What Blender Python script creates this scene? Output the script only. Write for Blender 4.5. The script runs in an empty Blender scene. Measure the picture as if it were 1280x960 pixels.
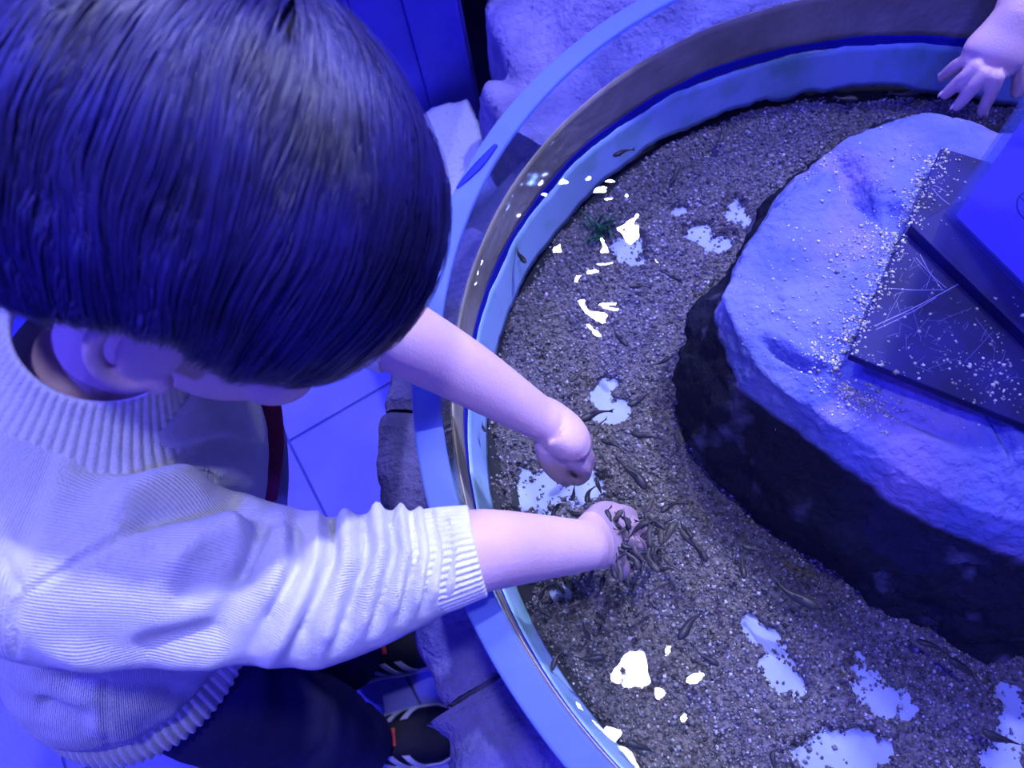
import bpy, bmesh, math, random
import numpy as np
from mathutils import Vector, Matrix, noise as mnoise

random.seed(7); rng = np.random.default_rng(7)
S = bpy.context.scene
COL = S.collection
PI = math.pi

# ------------------------------------------------------------------ camera, world, light, exposure
FOC = 967.0
CAMZ = 1.16
MC = np.array([[0.96834152, 0.24962912, 0.0],
               [-0.22415784, 0.86953534, -0.44006995],
               [-0.10985427, 0.426138, 0.8979635]])      # camera axes -> world
cam_d = bpy.data.cameras.new('camera'); cam = bpy.data.objects.new('camera', cam_d); COL.objects.link(cam)
cam_d.sensor_width = 36.0; cam_d.lens = 36.0 * FOC / 1280.0; cam_d.clip_start = 0.02
cam_d.dof.use_dof = True; cam_d.dof.focus_distance = 0.62; cam_d.dof.aperture_fstop = 8.0
m4 = Matrix([[*MC[0], 0], [*MC[1], 0], [*MC[2], CAMZ], [0, 0, 0, 1]])
cam.matrix_world = m4
S.camera = cam

W = bpy.data.worlds.new('blue_room'); S.world = W; W.use_nodes = True
bg = W.node_tree.nodes['Background']; bg.inputs[0].default_value = (0.10, 0.085, 1.0, 1); bg.inputs[1].default_value = 0.26
S.view_settings.view_transform = 'Standard'; S.view_settings.look = 'None'
S.view_settings.exposure = 0.0; S.view_settings.gamma = 1.0; S.view_settings.use_curve_mapping = False

# ceiling lamps and added blue fills: (x, y, z, aim, diameter, power, colour, blend)
LAMP_KEY = 1.1
LAMPS = [       # place, aim, diameter, watts, colour, beam spread (degrees)
    ((0.40, 1.62, 2.70), (0.02, 0.20, 0.6), 0.085, LAMP_KEY, (0.70, 0.74, 1.0), 42),
    ((0.56, 1.86, 2.70), (0.10, 0.20, 0.6), 0.085, LAMP_KEY, (0.70, 0.74, 1.0), 42),
    ((0.33, 2.12, 2.70), (-0.08, 0.22, 0.6), 0.085, LAMP_KEY * 0.8, (0.66, 0.70, 1.0), 42),
    ((1.02, 0.94, 2.70), (-0.04, 0.15, 0.6), 0.09, 4.6, (0.60, 0.65, 1.0), 44),
    ((0.23, 0.05, 2.70), (-0.06, 0.14, 0.6), 0.15, 1.5, (0.60, 0.63, 1.0), 46),
    ((-1.35, 0.75, 2.70), (-0.45, 0.45, 0.2), 0.16, 20.0, (0.075, 0.075, 1.0), 90),
    ((-0.75, -1.2, 2.70), (-0.10, 0.2, 0.5), 0.16, 10.0, (0.07, 0.06, 1.0), 90),  # added blue fill from behind the camera
    ((1.75, 0.6, 2.70), (0.40, 0.3, 0.5), 0.16, 10.0, (0.07, 0.06, 1.0), 90),  # added blue fill from the right
]

ZF, ZB, ZW, ZR = 0.0, 0.478, 0.600, 0.651      # floor, gravel, water, tank rim
TC = np.array([0.350, 0.202]); TR = 0.407       # tank centre, inner radius

# ------------------------------------------------------------------ small helpers
def P(x, y, z):
    """the point at height z seen at photograph position (x, y)"""
    r = MC @ np.array([x - 640.0, -(y - 480.0), -FOC]); t = (z - CAMZ) / r[2]
    return np.array([r[0] * t, r[1] * t, z])

def pixels(V):
    c = (np.asarray(V) - np.array([0, 0, CAMZ])) @ MC
    return 640 - FOC * c[:, 0] / c[:, 2], 480 + FOC * c[:, 1] / c[:, 2]

def nrm(v):
    v = np.asarray(v, float); return v / (np.linalg.norm(v) + 1e-12)

def mesh_from(name, V, F):
    me = bpy.data.meshes.new(name)
    if isinstance(F, np.ndarray):
        n, k = F.shape
        V = np.asarray(V, np.float32)
        me.vertices.add(len(V)); me.vertices.foreach_set('co', V.ravel())
        me.loops.add(n * k); me.loops.foreach_set('vertex_index', F.astype(np.int32).ravel())
        me.polygons.add(n); me.polygons.foreach_set('loop_start', np.arange(0, n * k, k, dtype=np.int32))
        me.update(calc_edges=True); me.validate()
    else:
        me.from_pydata([tuple(map(float, v)) for v in V], [], [tuple(map(int, f)) for f in F]); me.update()
    return me

def obj(name, me, mat=None, parent=None, smooth=True, base=None):
    """link a mesh as one object; vertices are in world space, base is the parent's origin"""
    o = bpy.data.objects.new(name, me); COL.objects.link(o)
    if mat is not None and not me.materials: me.materials.append(mat)
    if smooth: me.polygons.foreach_set('use_smooth', np.ones(len(me.polygons), bool))
    if parent is not None:
        o.parent = parent
        b = Vector((0, 0, 0)); q = parent
        while q is not None: b += q.location; q = q.parent
        o.location = -b if base is None else base
    return o

def part(name, V, F, mat, parent=None, smooth=True):
    return obj(name, mesh_from(name, V, F), mat, parent, smooth)

def empty(name, loc):
    o = bpy.data.objects.new(name, None); COL.objects.link(o); o.location = Vector([float(c) for c in loc])
    o.empty_display_size = 0.02
    return o

def tag(o, label=None, cat=None, group=None, kind=None):
    if label: o['label'] = label
    if cat: o['category'] = cat
    if group: o['group'] = group
    if kind: o['kind'] = kind
    return o

def smooth_path(pts, n):
    """Catmull-Rom resample of rows (any number of columns)"""
    p = np.asarray(pts, float)
    if len(p) == 2: 
        t = np.linspace(0, 1, n)[:, None]; return p[0] * (1 - t) + p[1] * t
    q = np.vstack([2 * p[0] - p[1], p, 2 * p[-1] - p[-2]])
    out = []
    for t in np.linspace(0, len(p) - 1 - 1e-9, n):
        i = int(t); u = t - i
        a, b, c, d = q[i], q[i + 1], q[i + 2], q[i + 3]
        out.append(0.5 * (2 * b + (c - a) * u + (2 * a - 5 * b + 4 * c - d) * u * u + (3 * b - a - 3 * c + d) * u ** 3))
    return np.array(out)

def grid_faces(nr, nc, wrap=True):
    i, j = np.meshgrid(np.arange(nr - 1), np.arange(nc if wrap else nc - 1), indexing='ij')
    j2 = (j + 1) % nc
    return np.stack([i * nc + j, i * nc + j2, (i + 1) * nc + j2, (i + 1) * nc + j], -1).reshape(-1, 4)

def frames(path, side):
    """tangent, side and normal along a path; side is a hint vector"""
    T = np.gradient(path, axis=0); T /= np.linalg.norm(T, axis=1)[:, None] + 1e-12
    A = np.asarray(side, float) - (T @ np.asarray(side, float))[:, None] * T
    A /= np.linalg.norm(A, axis=1)[:, None] + 1e-12
    return T, A, np.cross(T, A)

def loft(pts, radii, side=(0, 1, 0), n=None, seg=24, cap=True, mod=None):
    """closed tube; radii rows = (along side, along normal); mod(i/n, angle) scales"""
    n = n or max(6, 4 * len(pts))
    p = smooth_path(pts, n)
    r = smooth_path(np.array([(q, q) if np.isscalar(q) else q for q in radii], float), n)
    T, A, B = frames(p, side)
    th = np.linspace(0, 2 * PI, seg, endpoint=False)
    k = np.ones((n, seg))
    if mod is not None:
        k = mod(np.linspace(0, 1, n)[:, None], th[None, :])
    V = p[:, None, :] + A[:, None, :] * (r[:, 0:1] * np.cos(th) * k)[..., None] + B[:, None, :] * (r[:, 1:2] * np.sin(th) * k)[..., None]
    V = V.reshape(-1, 3); F = [tuple(f) for f in grid_faces(n, seg)]
    if cap:
        # rounded ends
        for end, sgn in ((0, -1), (n - 1, 1)):
            rr = min(r[end]); ring0 = end * seg
            prev = ring0
            for c, sc in ((0.5, 0.866), (0.866, 0.5)):
                ring = p[end] + T[end] * sgn * rr * c * 0.8 + (V[ring0:ring0 + seg] - p[end]) * sc
                st = len(V); V = np.vstack([V, ring])
                for j in range(seg):
                    j2 = (j + 1) % seg
                    F.append((prev + j, prev + j2, st + j2, st + j) if sgn > 0 else (st + j, st + j2, prev + j2, prev + j))
                prev = st
            V = np.vstack([V, (p[end] + T[end] * sgn * rr * 0.8)[None]]); ci = len(V) - 1
            for j in range(seg):
                j2 = (j + 1) % seg
                F.append((prev + j, prev + j2, ci) if sgn > 0 else (ci, prev + j2, prev + j))
    return V, F

def join(parts):
    VV, FF, o = [], [], 0
    for V, F in parts:
        VV.append(np.asarray(V)); FF += [tuple(i + o for i in f) for f in F]; o += len(V)
    return np.vstack(VV), FF

def remesh(parts, voxel, it=4, fac=0.5):
    """merge overlapping closed shapes into one continuous surface"""
    V, F = join(parts)
    me = mesh_from('tmp', V, F)
    o = bpy.data.objects.new('tmp', me); COL.objects.link(o)
    m = o.modifiers.new('r', 'REMESH'); m.mode = 'VOXEL'; m.voxel_size = voxel; m.adaptivity = 0
    if it:
        s = o.modifiers.new('s', 'SMOOTH'); s.factor = fac; s.iterations = it
    dg = bpy.context.evaluated_depsgraph_get(); dg.update()
    r = bpy.data.meshes.new_from_object(o.evaluated_get(dg))
    bpy.data.objects.remove(o); bpy.data.meshes.remove(me)
    return r

def get_co(me):
    a = np.empty(len(me.vertices) * 3, np.float32); me.vertices.foreach_get('co', a); return a.reshape(-1, 3).astype(float)

def get_no(me):
    a = np.empty(len(me.vertices) * 3, np.float32); me.vertices.foreach_get('normal', a); return a.reshape(-1, 3).astype(float)

def set_co(me, V):
    me.vertices.foreach_set('co', np.asarray(V, np.float32).ravel()); me.update()

def box(x0, x1, y0, y1, z0, z1, bev=0.0):
    bm = bmesh.new(); bmesh.ops.create_cube(bm, size=1)
    for v in bm.verts:
        v.co = Vector((x0 + (v.co.x + .5) * (x1 - x0), y0 + (v.co.y + .5) * (y1 - y0), z0 + (v.co.z + .5) * (z1 - z0)))
    if bev: bmesh.ops.bevel(bm, geom=bm.edges[:], offset=bev, segments=2, affect='EDGES', profile=0.5)
    V = [tuple(v.co) for v in bm.verts]; bm.verts.index_update()
    F = [tuple(v.index for v in f.verts) for f in bm.faces]; bm.free()
    return np.array(V), F

# cheap value noise (vectorised), smooth in 3D
_perm = rng.random((32, 32, 32))
def vnoise(X, scale):
    q = np.asarray(X, float) * scale + 100.0
    i = np.floor(q).astype(int); u = q - i; u = u * u * (3 - 2 * u)
    r = 0
    for dx in (0, 1):
        for dy in (0, 1):
            for dz in (0, 1):
                w = (u[..., 0] if dx else 1 - u[..., 0]) * (u[..., 1] if dy else 1 - u[..., 1]) * (u[..., 2] if dz else 1 - u[..., 2])
                r = r + w * _perm[(i[..., 0] + dx) % 32, (i[..., 1] + dy) % 32, (i[..., 2] + dz) % 32]
    return r * 2 - 1
def fbm(X, scale, oct=4, gain=0.5):
    a, r = 1.0, 0
    for k in range(oct):
        r = r + a * vnoise(np.asarray(X) + 3.7 * k, scale); scale *= 2.03; a *= gain
    return r

# ------------------------------------------------------------------ materials
def mat(name, col, rough=0.6, spec=0.5, noise=None, col2=None, bump=None, coat=0.0, metal=0.0, sss=0.0, sheen=0.0, contrast=(0.35, 0.65)):
    m = bpy.data.materials.new(name); m.use_nodes = True
    nt = m.node_tree; N = nt.nodes; L = nt.links
    b = N['Principled BSDF']
    b.inputs['Base Color'].default_value = (*col, 1); b.inputs['Roughness'].default_value = rough
    b.inputs['Specular IOR Level'].default_value = spec; b.inputs['Metallic'].default_value = metal
    b.inputs['Coat Weight'].default_value = coat; b.inputs['Coat Roughness'].default_value = 0.08
    if sheen: b.inputs['Sheen Weight'].default_value = sheen
    if sss:
        b.inputs['Subsurface Weight'].default_value = sss; b.inputs['Subsurface Radius'].default_value = (0.010, 0.004, 0.002)
        b.inputs['Subsurface Scale'].default_value = 0.5
    tc = N.new('ShaderNodeTexCoord')
    if noise and col2:
        n = N.new('ShaderNodeTexNoise'); n.inputs['Scale'].default_value = noise; n.inputs['Detail'].default_value = 6
        L.new(tc.outputs['Object'], n.inputs['Vector'])
        r = N.new('ShaderNodeValToRGB'); r.color_ramp.elements[0].position = contrast[0]; r.color_ramp.elements[1].position = contrast[1]
        r.color_ramp.elements[0].color = (*col, 1); r.color_ramp.elements[1].color = (*col2, 1)
        L.new(n.outputs['Fac'], r.inputs[0]); L.new(r.outputs[0], b.inputs['Base Color'])
    if bump:
        sc, dist = bump
        n2 = N.new('ShaderNodeTexNoise'); n2.inputs['Scale'].default_value = sc; n2.inputs['Detail'].default_value = 5
        L.new(tc.outputs['Object'], n2.inputs['Vector'])
        bp = N.new('ShaderNodeBump'); bp.inputs['Distance'].default_value = dist; bp.inputs['Strength'].default_value = 1
        L.new(n2.outputs['Fac'], bp.inputs['Height']); L.new(bp.outputs[0], b.inputs['Normal'])
    return m

def mat_clear(name, tint, ior=1.33, gloss_rough=0.0, haze=0.0, haze_col=(0.5, 0.6, 1.0), ripple=None):
    """thin clear material: light passes straight through, the surface mirrors by Fresnel"""
    m = bpy.data.materials.new(name); m.use_nodes = True
    nt = m.node_tree; N = nt.nodes; L = nt.links; N.remove(N['Principled BSDF'])
    out = N['Material Output']
    tr = N.new('ShaderNodeBsdfTransparent'); tr.inputs[0].default_value = (*tint, 1)
    gl = N.new('ShaderNodeBsdfGlossy'); gl.inputs['Roughness'].default_value = gloss_rough
    fr = N.new('ShaderNodeLayerWeight'); fr.inputs['Blend'].default_value = 0.5       # Schlick's law, the same from both sides
    pw_ = N.new('ShaderNodeMath'); pw_.operation = 'POWER'; pw_.inputs[1].default_value = 5; L.new(fr.outputs['Facing'], pw_.inputs[0])
    f0 = ((ior - 1) / (ior + 1)) ** 2
    sc_ = N.new('ShaderNodeMath'); sc_.operation = 'MULTIPLY_ADD'; sc_.inputs[1].default_value = 1 - f0; sc_.inputs[2].default_value = f0; L.new(pw_.outputs[0], sc_.inputs[0])
    mx = N.new('ShaderNodeMixShader'); L.new(sc_.outputs[0], mx.inputs[0])
    if haze:
        df = N.new('ShaderNodeBsdfDiffuse'); df.inputs[0].default_value = (*haze_col, 1)
        tl = N.new('ShaderNodeBsdfTranslucent'); tl.inputs[0].default_value = (*haze_col, 1)
        ms = N.new('ShaderNodeMixShader'); ms.inputs[0].default_value = 0.5
        L.new(df.outputs[0], ms.inputs[1]); L.new(tl.outputs[0], ms.inputs[2])
        m2 = N.new('ShaderNodeMixShader'); m2.inputs[0].default_value = haze
        L.new(tr.outputs[0], m2.inputs[1]); L.new(ms.outputs[0], m2.inputs[2]); L.new(m2.outputs[0], mx.inputs[1])
    else:
        L.new(tr.outputs[0], mx.inputs[1])
    L.new(gl.outputs[0], mx.inputs[2]); L.new(mx.outputs[0], out.inputs[0])
    if ripple:
        tc = N.new('ShaderNodeTexCoord'); h = None
        for sc, dist, det in ripple:
            n = N.new('ShaderNodeTexNoise'); n.inputs['Scale'].default_value = sc; n.inputs['Detail'].default_value = det
            L.new(tc.outputs['Object'], n.inputs['Vector'])
            b = N.new('ShaderNodeBump'); b.inputs['Distance'].default_value = dist
            L.new(n.outputs['Fac'], b.inputs['Height'])
            if h: L.new(h.outputs[0], b.inputs['Normal'])
            h = b
        L.new(h.outputs[0], gl.inputs['Normal']); L.new(h.outputs[0], fr.inputs['Normal'])
    return m

def mat_knit(name, col, freq, depth):
    """knitted wool: fine ribs along the mesh attribute 'knit', stitch relief across"""
    m = mat(name, col, rough=0.9, spec=0.15, sheen=0.25, noise=60, col2=tuple(c * 0.9 for c in col))
    nt = m.node_tree; N = nt.nodes; L = nt.links; b = N['Principled BSDF']
    a = N.new('ShaderNodeAttribute'); a.attribute_name = 'knit'
    mu = N.new('ShaderNodeMath'); mu.operation = 'MULTIPLY'; mu.inputs[1].default_value = freq
    L.new(a.outputs['Fac'], mu.inputs[0])
    si = N.new('ShaderNodeMath'); si.operation = 'SINE'; L.new(mu.outputs[0], si.inputs[0])
    tc = N.new('ShaderNodeTexCoord')
    n = N.new('ShaderNodeTexNoise'); n.inputs['Scale'].default_value = 700; n.inputs['Detail'].default_value = 3
    L.new(tc.outputs['Object'], n.inputs['Vector'])
    am = N.new('ShaderNodeAttribute'); am.attribute_name = 'knit_amp'
    mm = N.new('ShaderNodeMath'); mm.operation = 'MULTIPLY'; L.new(si.outputs[0], mm.inputs[0]); L.new(am.outputs['Fac'], mm.inputs[1])
    b1 = N.new('ShaderNodeBump'); b1.inputs['Distance'].default_value = depth; L.new(mm.outputs[0], b1.inputs['Height'])
    b2 = N.new('ShaderNodeBump'); b2.inputs['Distance'].default_value = 0.0012; b2.inputs['Strength'].default_value = 0.6
    L.new(n.outputs['Fac'], b2.inputs['Height']); L.new(b1.outputs[0], b2.inputs['Normal']); L.new(b2.outputs[0], b.inputs['Normal'])
    return m

M = {}
M['tile'] = mat('floor_tile', (0.17, 0.17, 0.70), 0.45, 0.3, noise=9, col2=(0.20, 0.20, 0.76), bump=(160, 0.0006))
M['grout'] = mat('grout', (0.07, 0.07, 0.34), 0.9)
M['acrylic'] = mat_clear('clear_acrylic', (0.86, 0.90, 1.0), 1.49, haze=0.07, haze_col=(0.40, 0.45, 0.95))
M['rim'] = mat_clear('polished_acrylic_edge', (0.55, 0.68, 1.0), 1.49, haze=0.62, haze_col=(0.30, 0.42, 0.90), gloss_rough=0.05)
M['water'] = mat_clear('water', (0.82, 0.84, 0.93), 1.33, ripple=((13, 0.0055, 1.0), (60, 0.0003, 0)))
M['gravel_mirror'] = mat('gravel_reflection', (0.36, 0.32, 0.20), 0.6, 0.3, noise=16, col2=(0.60, 0.52, 0.40), bump=(90, 0.0015))  # band colour stands for the gravel mirrored in the wall
M['bluestrip'] = mat('blue_wall_base', (0.42, 0.62, 0.86), 0.4, 0.4, noise=22, col2=(0.22, 0.48, 0.42), contrast=(0.5, 0.75))
M['darkblue'] = mat('dark_blue_seal_and_reflection', (0.015, 0.02, 0.45), 0.7, 0.15)  # seal line, also the painted reflection on the rim
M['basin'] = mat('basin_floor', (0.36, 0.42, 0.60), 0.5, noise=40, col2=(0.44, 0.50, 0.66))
M['bed'] = mat('gravel_bed', (0.095, 0.078, 0.078), 0.9, 0.2, noise=260, col2=(0.29, 0.25, 0.24), bump=(420, 0.004))
M['rockblue'] = mat('island_rock', (0.085, 0.105, 0.38), 0.85, 0.2, noise=16, col2=(0.15, 0.165, 0.48), bump=(150, 0.004))
M['kerb'] = mat('kerb_stone', (0.085, 0.075, 0.23), 0.8, 0.3, noise=24, col2=(0.17, 0.145, 0.36), bump=(170, 0.005))
M['rock'] = mat('surround_rock', (0.15, 0.13, 0.34), 0.85, 0.2, noise=18, col2=(0.30, 0.27, 0.52), bump=(110, 0.010))
M['joint'] = mat('mortar_joint', (0.05, 0.045, 0.12), 0.95, bump=(200, 0.002))
M['plaster'] = mat('pale_block', (0.46, 0.48, 0.66), 0.9, 0.2, noise=150, col2=(0.30, 0.32, 0.52), contrast=(0.6, 0.7), bump=(200, 0.003))
M['post'] = mat('blue_painted_timber', (0.06, 0.055, 0.52), 0.45, 0.4, noise=12, col2=(0.10, 0.09, 0.66), bump=(40, 0.002))
M['black'] = mat('gap_shade', (0.006, 0.006, 0.010), 0.5, 0.3, bump=(60, 0.001))
M['plinth'] = mat('plinth', (0.05, 0.05, 0.12), 0.8, bump=(60, 0.001))
M['plate'] = mat('black_acrylic', (0.010, 0.009, 0.060), 0.6, 0.15, noise=26, col2=(0.018, 0.016, 0.130))
M['scratch'] = mat('scratch', (0.20, 0.20, 0.50), 0.6)
M['paper'] = mat('glowing_blue_print', (0.075, 0.055, 0.95), 0.5, 0.3)
for k_, v_ in (('Emission Color', (0.065, 0.045, 1.0, 1)), ('Emission Strength', 0.75)): M['paper'].node_tree.nodes['Principled BSDF'].inputs[k_].default_value = v_  # emission added to brighten the blue print
M['ink'] = mat('black_ink', (0.01, 0.01, 0.05), 0.6)
M['signclear'] = mat_clear('sign_acrylic', (0.80, 0.84, 1.0), 1.49, haze=0.10, haze_col=(0.35, 0.38, 0.95))
M['grain'] = mat('pale_grain', (0.50, 0.46, 0.46), 0.8)
M['skin'] = mat('skin', (0.56, 0.37, 0.44), 0.5, 0.35, noise=30, col2=(0.60, 0.41, 0.48), bump=(600, 0.0004), sss=0.25)
M['nail'] = mat('nail', (0.78, 0.56, 0.62), 0.25, 0.5)
M['hair'] = mat('black_hair_blue_sheen', (0.008, 0.007, 0.045), 0.40, 0.42, noise=18, col2=(0.019, 0.015, 0.160))  # bluer second tone paints the blue sheen into the black hair
M['scalp'] = mat('hair_mass', (0.006, 0.006, 0.016), 0.7, 0.2, bump=(120, 0.002))
M['wool'] = mat_knit('cream_wool', (0.70, 0.70, 0.68), 1.6, 0.00022)
M['rib'] = mat('ribbed_wool', (0.72, 0.72, 0.68), 0.9, 0.15, sheen=0.25, noise=90, col2=(0.64, 0.64, 0.61), bump=(700, 0.0010))
M['red'] = mat('dark_red_cloth', (0.22, 0.015, 0.06), 0.8, bump=(300, 0.001))
M['greycloth'] = mat('grey_cloth', (0.33, 0.33, 0.45), 0.9, bump=(300, 0.001))
M['trouser'] = mat('navy_cloth', (0.012, 0.011, 0.060), 0.75, 0.25, noise=8, col2=(0.018, 0.016, 0.095), bump=(240, 0.001))
M['shoe'] = mat('dark_shoe', (0.005, 0.005, 0.026), 0.6, 0.2, bump=(120, 0.001))
M['sole'] = mat('pale_sole', (0.45, 0.47, 0.68), 0.6)
M['stripe'] = mat('pale_stripe', (0.50, 0.52, 0.72), 0.6)
M['redpatch'] = mat('red_patch', (0.60, 0.03, 0.06), 0.6)
M['eye'] = mat('eye_white', (0.75, 0.75, 0.78), 0.2)
M['iris'] = mat('dark_iris', (0.02, 0.012, 0.01), 0.15)
M['lip'] = mat('lip', (0.55, 0.25, 0.30), 0.5)
M['fish'] = mat('fish_skin', (0.020, 0.018, 0.020), 0.45, 0.4, noise=90, col2=(0.05, 0.045, 0.045))
M['fishpale'] = mat('fish_skin_brown', (0.055, 0.045, 0.038), 0.45, 0.4, noise=90, col2=(0.11, 0.095, 0.08))
M['fin'] = mat('fish_fin', (0.075, 0.07, 0.09), 0.5)
M['algae'] = mat('green_algae', (0.03, 0.13, 0.06), 0.8)
M['lampbody'] = mat('lamp_housing', (0.03, 0.03, 0.035), 0.5)
M['jacket'] = mat('other_jacket', (0.34, 0.28, 0.20), 0.9)
M['brownhair'] = mat('dark_brown_hair', (0.06, 0.04, 0.03), 0.6, bump=(120, 0.002))

def emis(name, col, k):
    m = bpy.data.materials.new(name); m.use_nodes = True
    b = m.node_tree.nodes['Principled BSDF']; b.inputs['Base Color'].default_value = (0, 0, 0, 1)
    b.inputs['Emission Color'].default_value = (*col, 1); b.inputs['Emission Strength'].default_value = k
    return m

# ------------------------------------------------------------------ the setting: floor, tiles
def slab(cx, cy, hx, hy, z0, z1, ang):
    V, F = box(-hx, hx, -hy, hy, 0, z1 - z0, 0.002)
    c, s = math.cos(ang), math.sin(ang)
    R = np.array([[c, -s, 0], [s, c, 0], [0, 0, 1]])
    return V @ R.T + np.array([cx, cy, z0]), F

FA = math.radians(18); e1 = np.array([math.cos(FA), math.sin(FA)]); e2 = np.array([-e1[1], e1[0]])
V, F = box(-2.6, 2.3, -1.4, 3.3, -0.06, -0.004)
floor = part('floor', V, F, M['grout'], smooth=False); tag(floor, kind='structure')
TX, TY = 0.482, 0.2975
tile_me = None
for i in range(-7, 8):
    for j in range(-11, 13):
        a = -0.191 + (i + 0.5) * TX; b = 0.660 + (j + 0.5) * TY
        c = e1 * a + e2 * b
        if not (-2.35 < c[0] < 2.05 and -1.2 < c[1] < 3.1): continue
        if tile_me is None:
            V, F = box(-TX / 2 + .0022, TX / 2 - .0022, -TY / 2 + .0022, TY / 2 - .0022, -0.004, 0.0, 0.0008)
            tile_me = mesh_from('tile', V, F); tile_me.materials.append(M['tile'])
        o = bpy.data.objects.new('tile', tile_me); COL.objects.link(o); o.parent = floor
        o.location = (c[0], c[1], random.uniform(-0.0004, 0)); o.rotation_euler = (0, 0, FA)

# ------------------------------------------------------------------ tank
def ring(r0, r1, z0, z1, seg=480, bev=0.0, wob=None):
    """solid annulus"""
    th = np.linspace(0, 2 * PI, seg, endpoint=False)
    if bev:
        prof = [(r0, z0), (r1, z0), (r1, z1 - bev), (r1 - bev * .3, z1 - bev * .3), (r1 - bev, z1), (r0 + bev, z1), (r0 + bev * .3, z1 - bev * .3), (r0, z1 - bev)]
    else:
        prof = [(r0, z0), (r1, z0), (r1, z1), (r0, z1)]
    V = []
    for k, (r, z) in enumerate(prof):
        zz = np.full(seg, z)
        V.append(np.stack([TC[0] + r * np.cos(th), TC[1] + r * np.sin(th), zz], 1))
    n = len(prof); V = np.vstack(V); F = []
    for k in range(n):
        k2 = (k + 1) % n
        for j in range(seg):
            j2 = (j + 1) % seg
            F.append((k * seg + j, k * seg + j2, k2 * seg + j2, k2 * seg + j))
    return V, F

def disc(r, z, seg=160):
    th = np.linspace(0, 2 * PI, seg, endpoint=False)
    V = np.vstack([[[TC[0], TC[1], z]], np.stack([TC[0] + r * np.cos(th), TC[1] + r * np.sin(th), np.full(seg, z)], 1)])
    return V, [(0, 1 + j, 1 + (j + 1) % seg) for j in range(seg)]

tank = empty('touch_tank', (TC[0], TC[1], 0))
tag(tank, 'round clear acrylic touch tank with thick polished pale blue rim', 'tank')
part('tank_wall', *ring(TR, TR + 0.0214, 0.44, ZR - 0.004), M['acrylic'], tank, smooth=False)
part('tank_rim', *ring(TR, TR + 0.0214, ZR - 0.004, ZR, bev=0.0022), M['rim'], tank, smooth=False)
part('plinth', *ring(0.001, TR + 0.018, 0.0, 0.44), M['plinth'], tank, smooth=False)
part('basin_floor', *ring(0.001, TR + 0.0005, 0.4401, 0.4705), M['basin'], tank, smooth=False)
part('edge_gap_shade', *ring(TR - .036, TR + .0003, 0.4706, 0.4712), M['black'], tank, smooth=False)  # black ring painting the shaded gap at the foot of the wall
# inner wall below the waterline: gravel reflection painted as a brown band, dark seal line, pale blue base strip and its painted reflection, ragged below
def band(name, zt, zb, r0, r1, mtl, amp_t=0, amp_b=0, sc=9, seg=420, rows=8):
    th = np.linspace(0, 2 * PI, seg, endpoint=False)
    c = np.stack([np.cos(th), np.sin(th), 0 * th], 1)
    t = zt + amp_t * fbm(c, sc, 4); b = zb + amp_b * fbm(c + 9, sc, 5, 0.6)
    V = []
    for k in range(rows):
        u = k / (rows - 1); r = r0 + (r1 - r0) * u
        V.append(np.stack([TC[0] + r * np.cos(th), TC[1] + r * np.sin(th), t * (1 - u) + b * u], 1))
    for k in range(rows)[::-1]:      # back side, so that it has thickness
        u = k / (rows - 1)
        V.append(np.stack([TC[0] + (TR - .0002) * np.cos(th), TC[1] + (TR - .0002) * np.sin(th), t * (1 - u) + b * u], 1))
    V = np.vstack(V); n = 2 * rows
    F = [tuple(f) for f in grid_faces(n, seg)]
    F += [((n - 1) * seg + j, (n - 1) * seg + (j + 1) % seg, (j + 1) % seg, j) for j in range(seg)]
    return part(name, V, F, mtl, tank)
band('gravel_reflection', ZW - 0.001, 0.5405, TR - 0.0010, TR - 0.0012, M['gravel_mirror'], 0.0004, 0.002)
band('seal_line', 0.543, 0.530, TR - 0.0016, TR - 0.0020, M['darkblue'], 0.002, 0.003, 7)
band('wall_base_and_reflection', 0.531, 0.481, TR - 0.003, TR - 0.013, M['bluestrip'], 0.003, 0.006, 14)

# blue reflection on the polished rim, modelled as a thin dark blue sliver
V, F = loft([P(572, 234, ZR + .001), P(586, 219, ZR + .0012), P(601, 203, ZR + .0012), P(619, 182, ZR + .001)], [.0012, .0034, .0040, .0022], (1, 0, 0), seg=10)
V[:, 2] = ZR + (V[:, 2] - ZR) * 0.35 + 0.0006
tag(part('rim_reflection', V, F, M['darkblue']), 'short dark blue reflection modelled as a strip on the pale tank rim', 'strip')

# water
n = 160
th = np.linspace(0, 2 * PI, 200, endpoint=False)
rr = np.linspace(0.002, TR - 0.0012, 90)
hx, hy = P(705, 560, ZW)[:2]; kx, ky = P(745, 670, ZW)[:2]
X = TC[0] + rr[:, None] * np.cos(th); Y = TC[1] + rr[:, None] * np.sin(th)
d1 = np.hypot(X - hx, Y - hy); d2 = np.hypot(X - kx, Y - ky)
Z = ZW + 0.0006 * np.sin(d1 * 260) * np.exp(-d1 * 14) + 0.0007 * np.sin(d2 * 240) * np.exp(-d2 * 12)
Z += 0.0012 * np.exp(-((TR - 0.0012 - rr[:, None]) / 0.002) ** 2)
Vw = np.stack([X, Y, Z], -1).reshape(-1, 3)
wat = part('water', Vw, grid_faces(90, 200), M['water'])
tag(wat, 'clear rippling water filling the round tank', 'water', kind='stuff')

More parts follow.
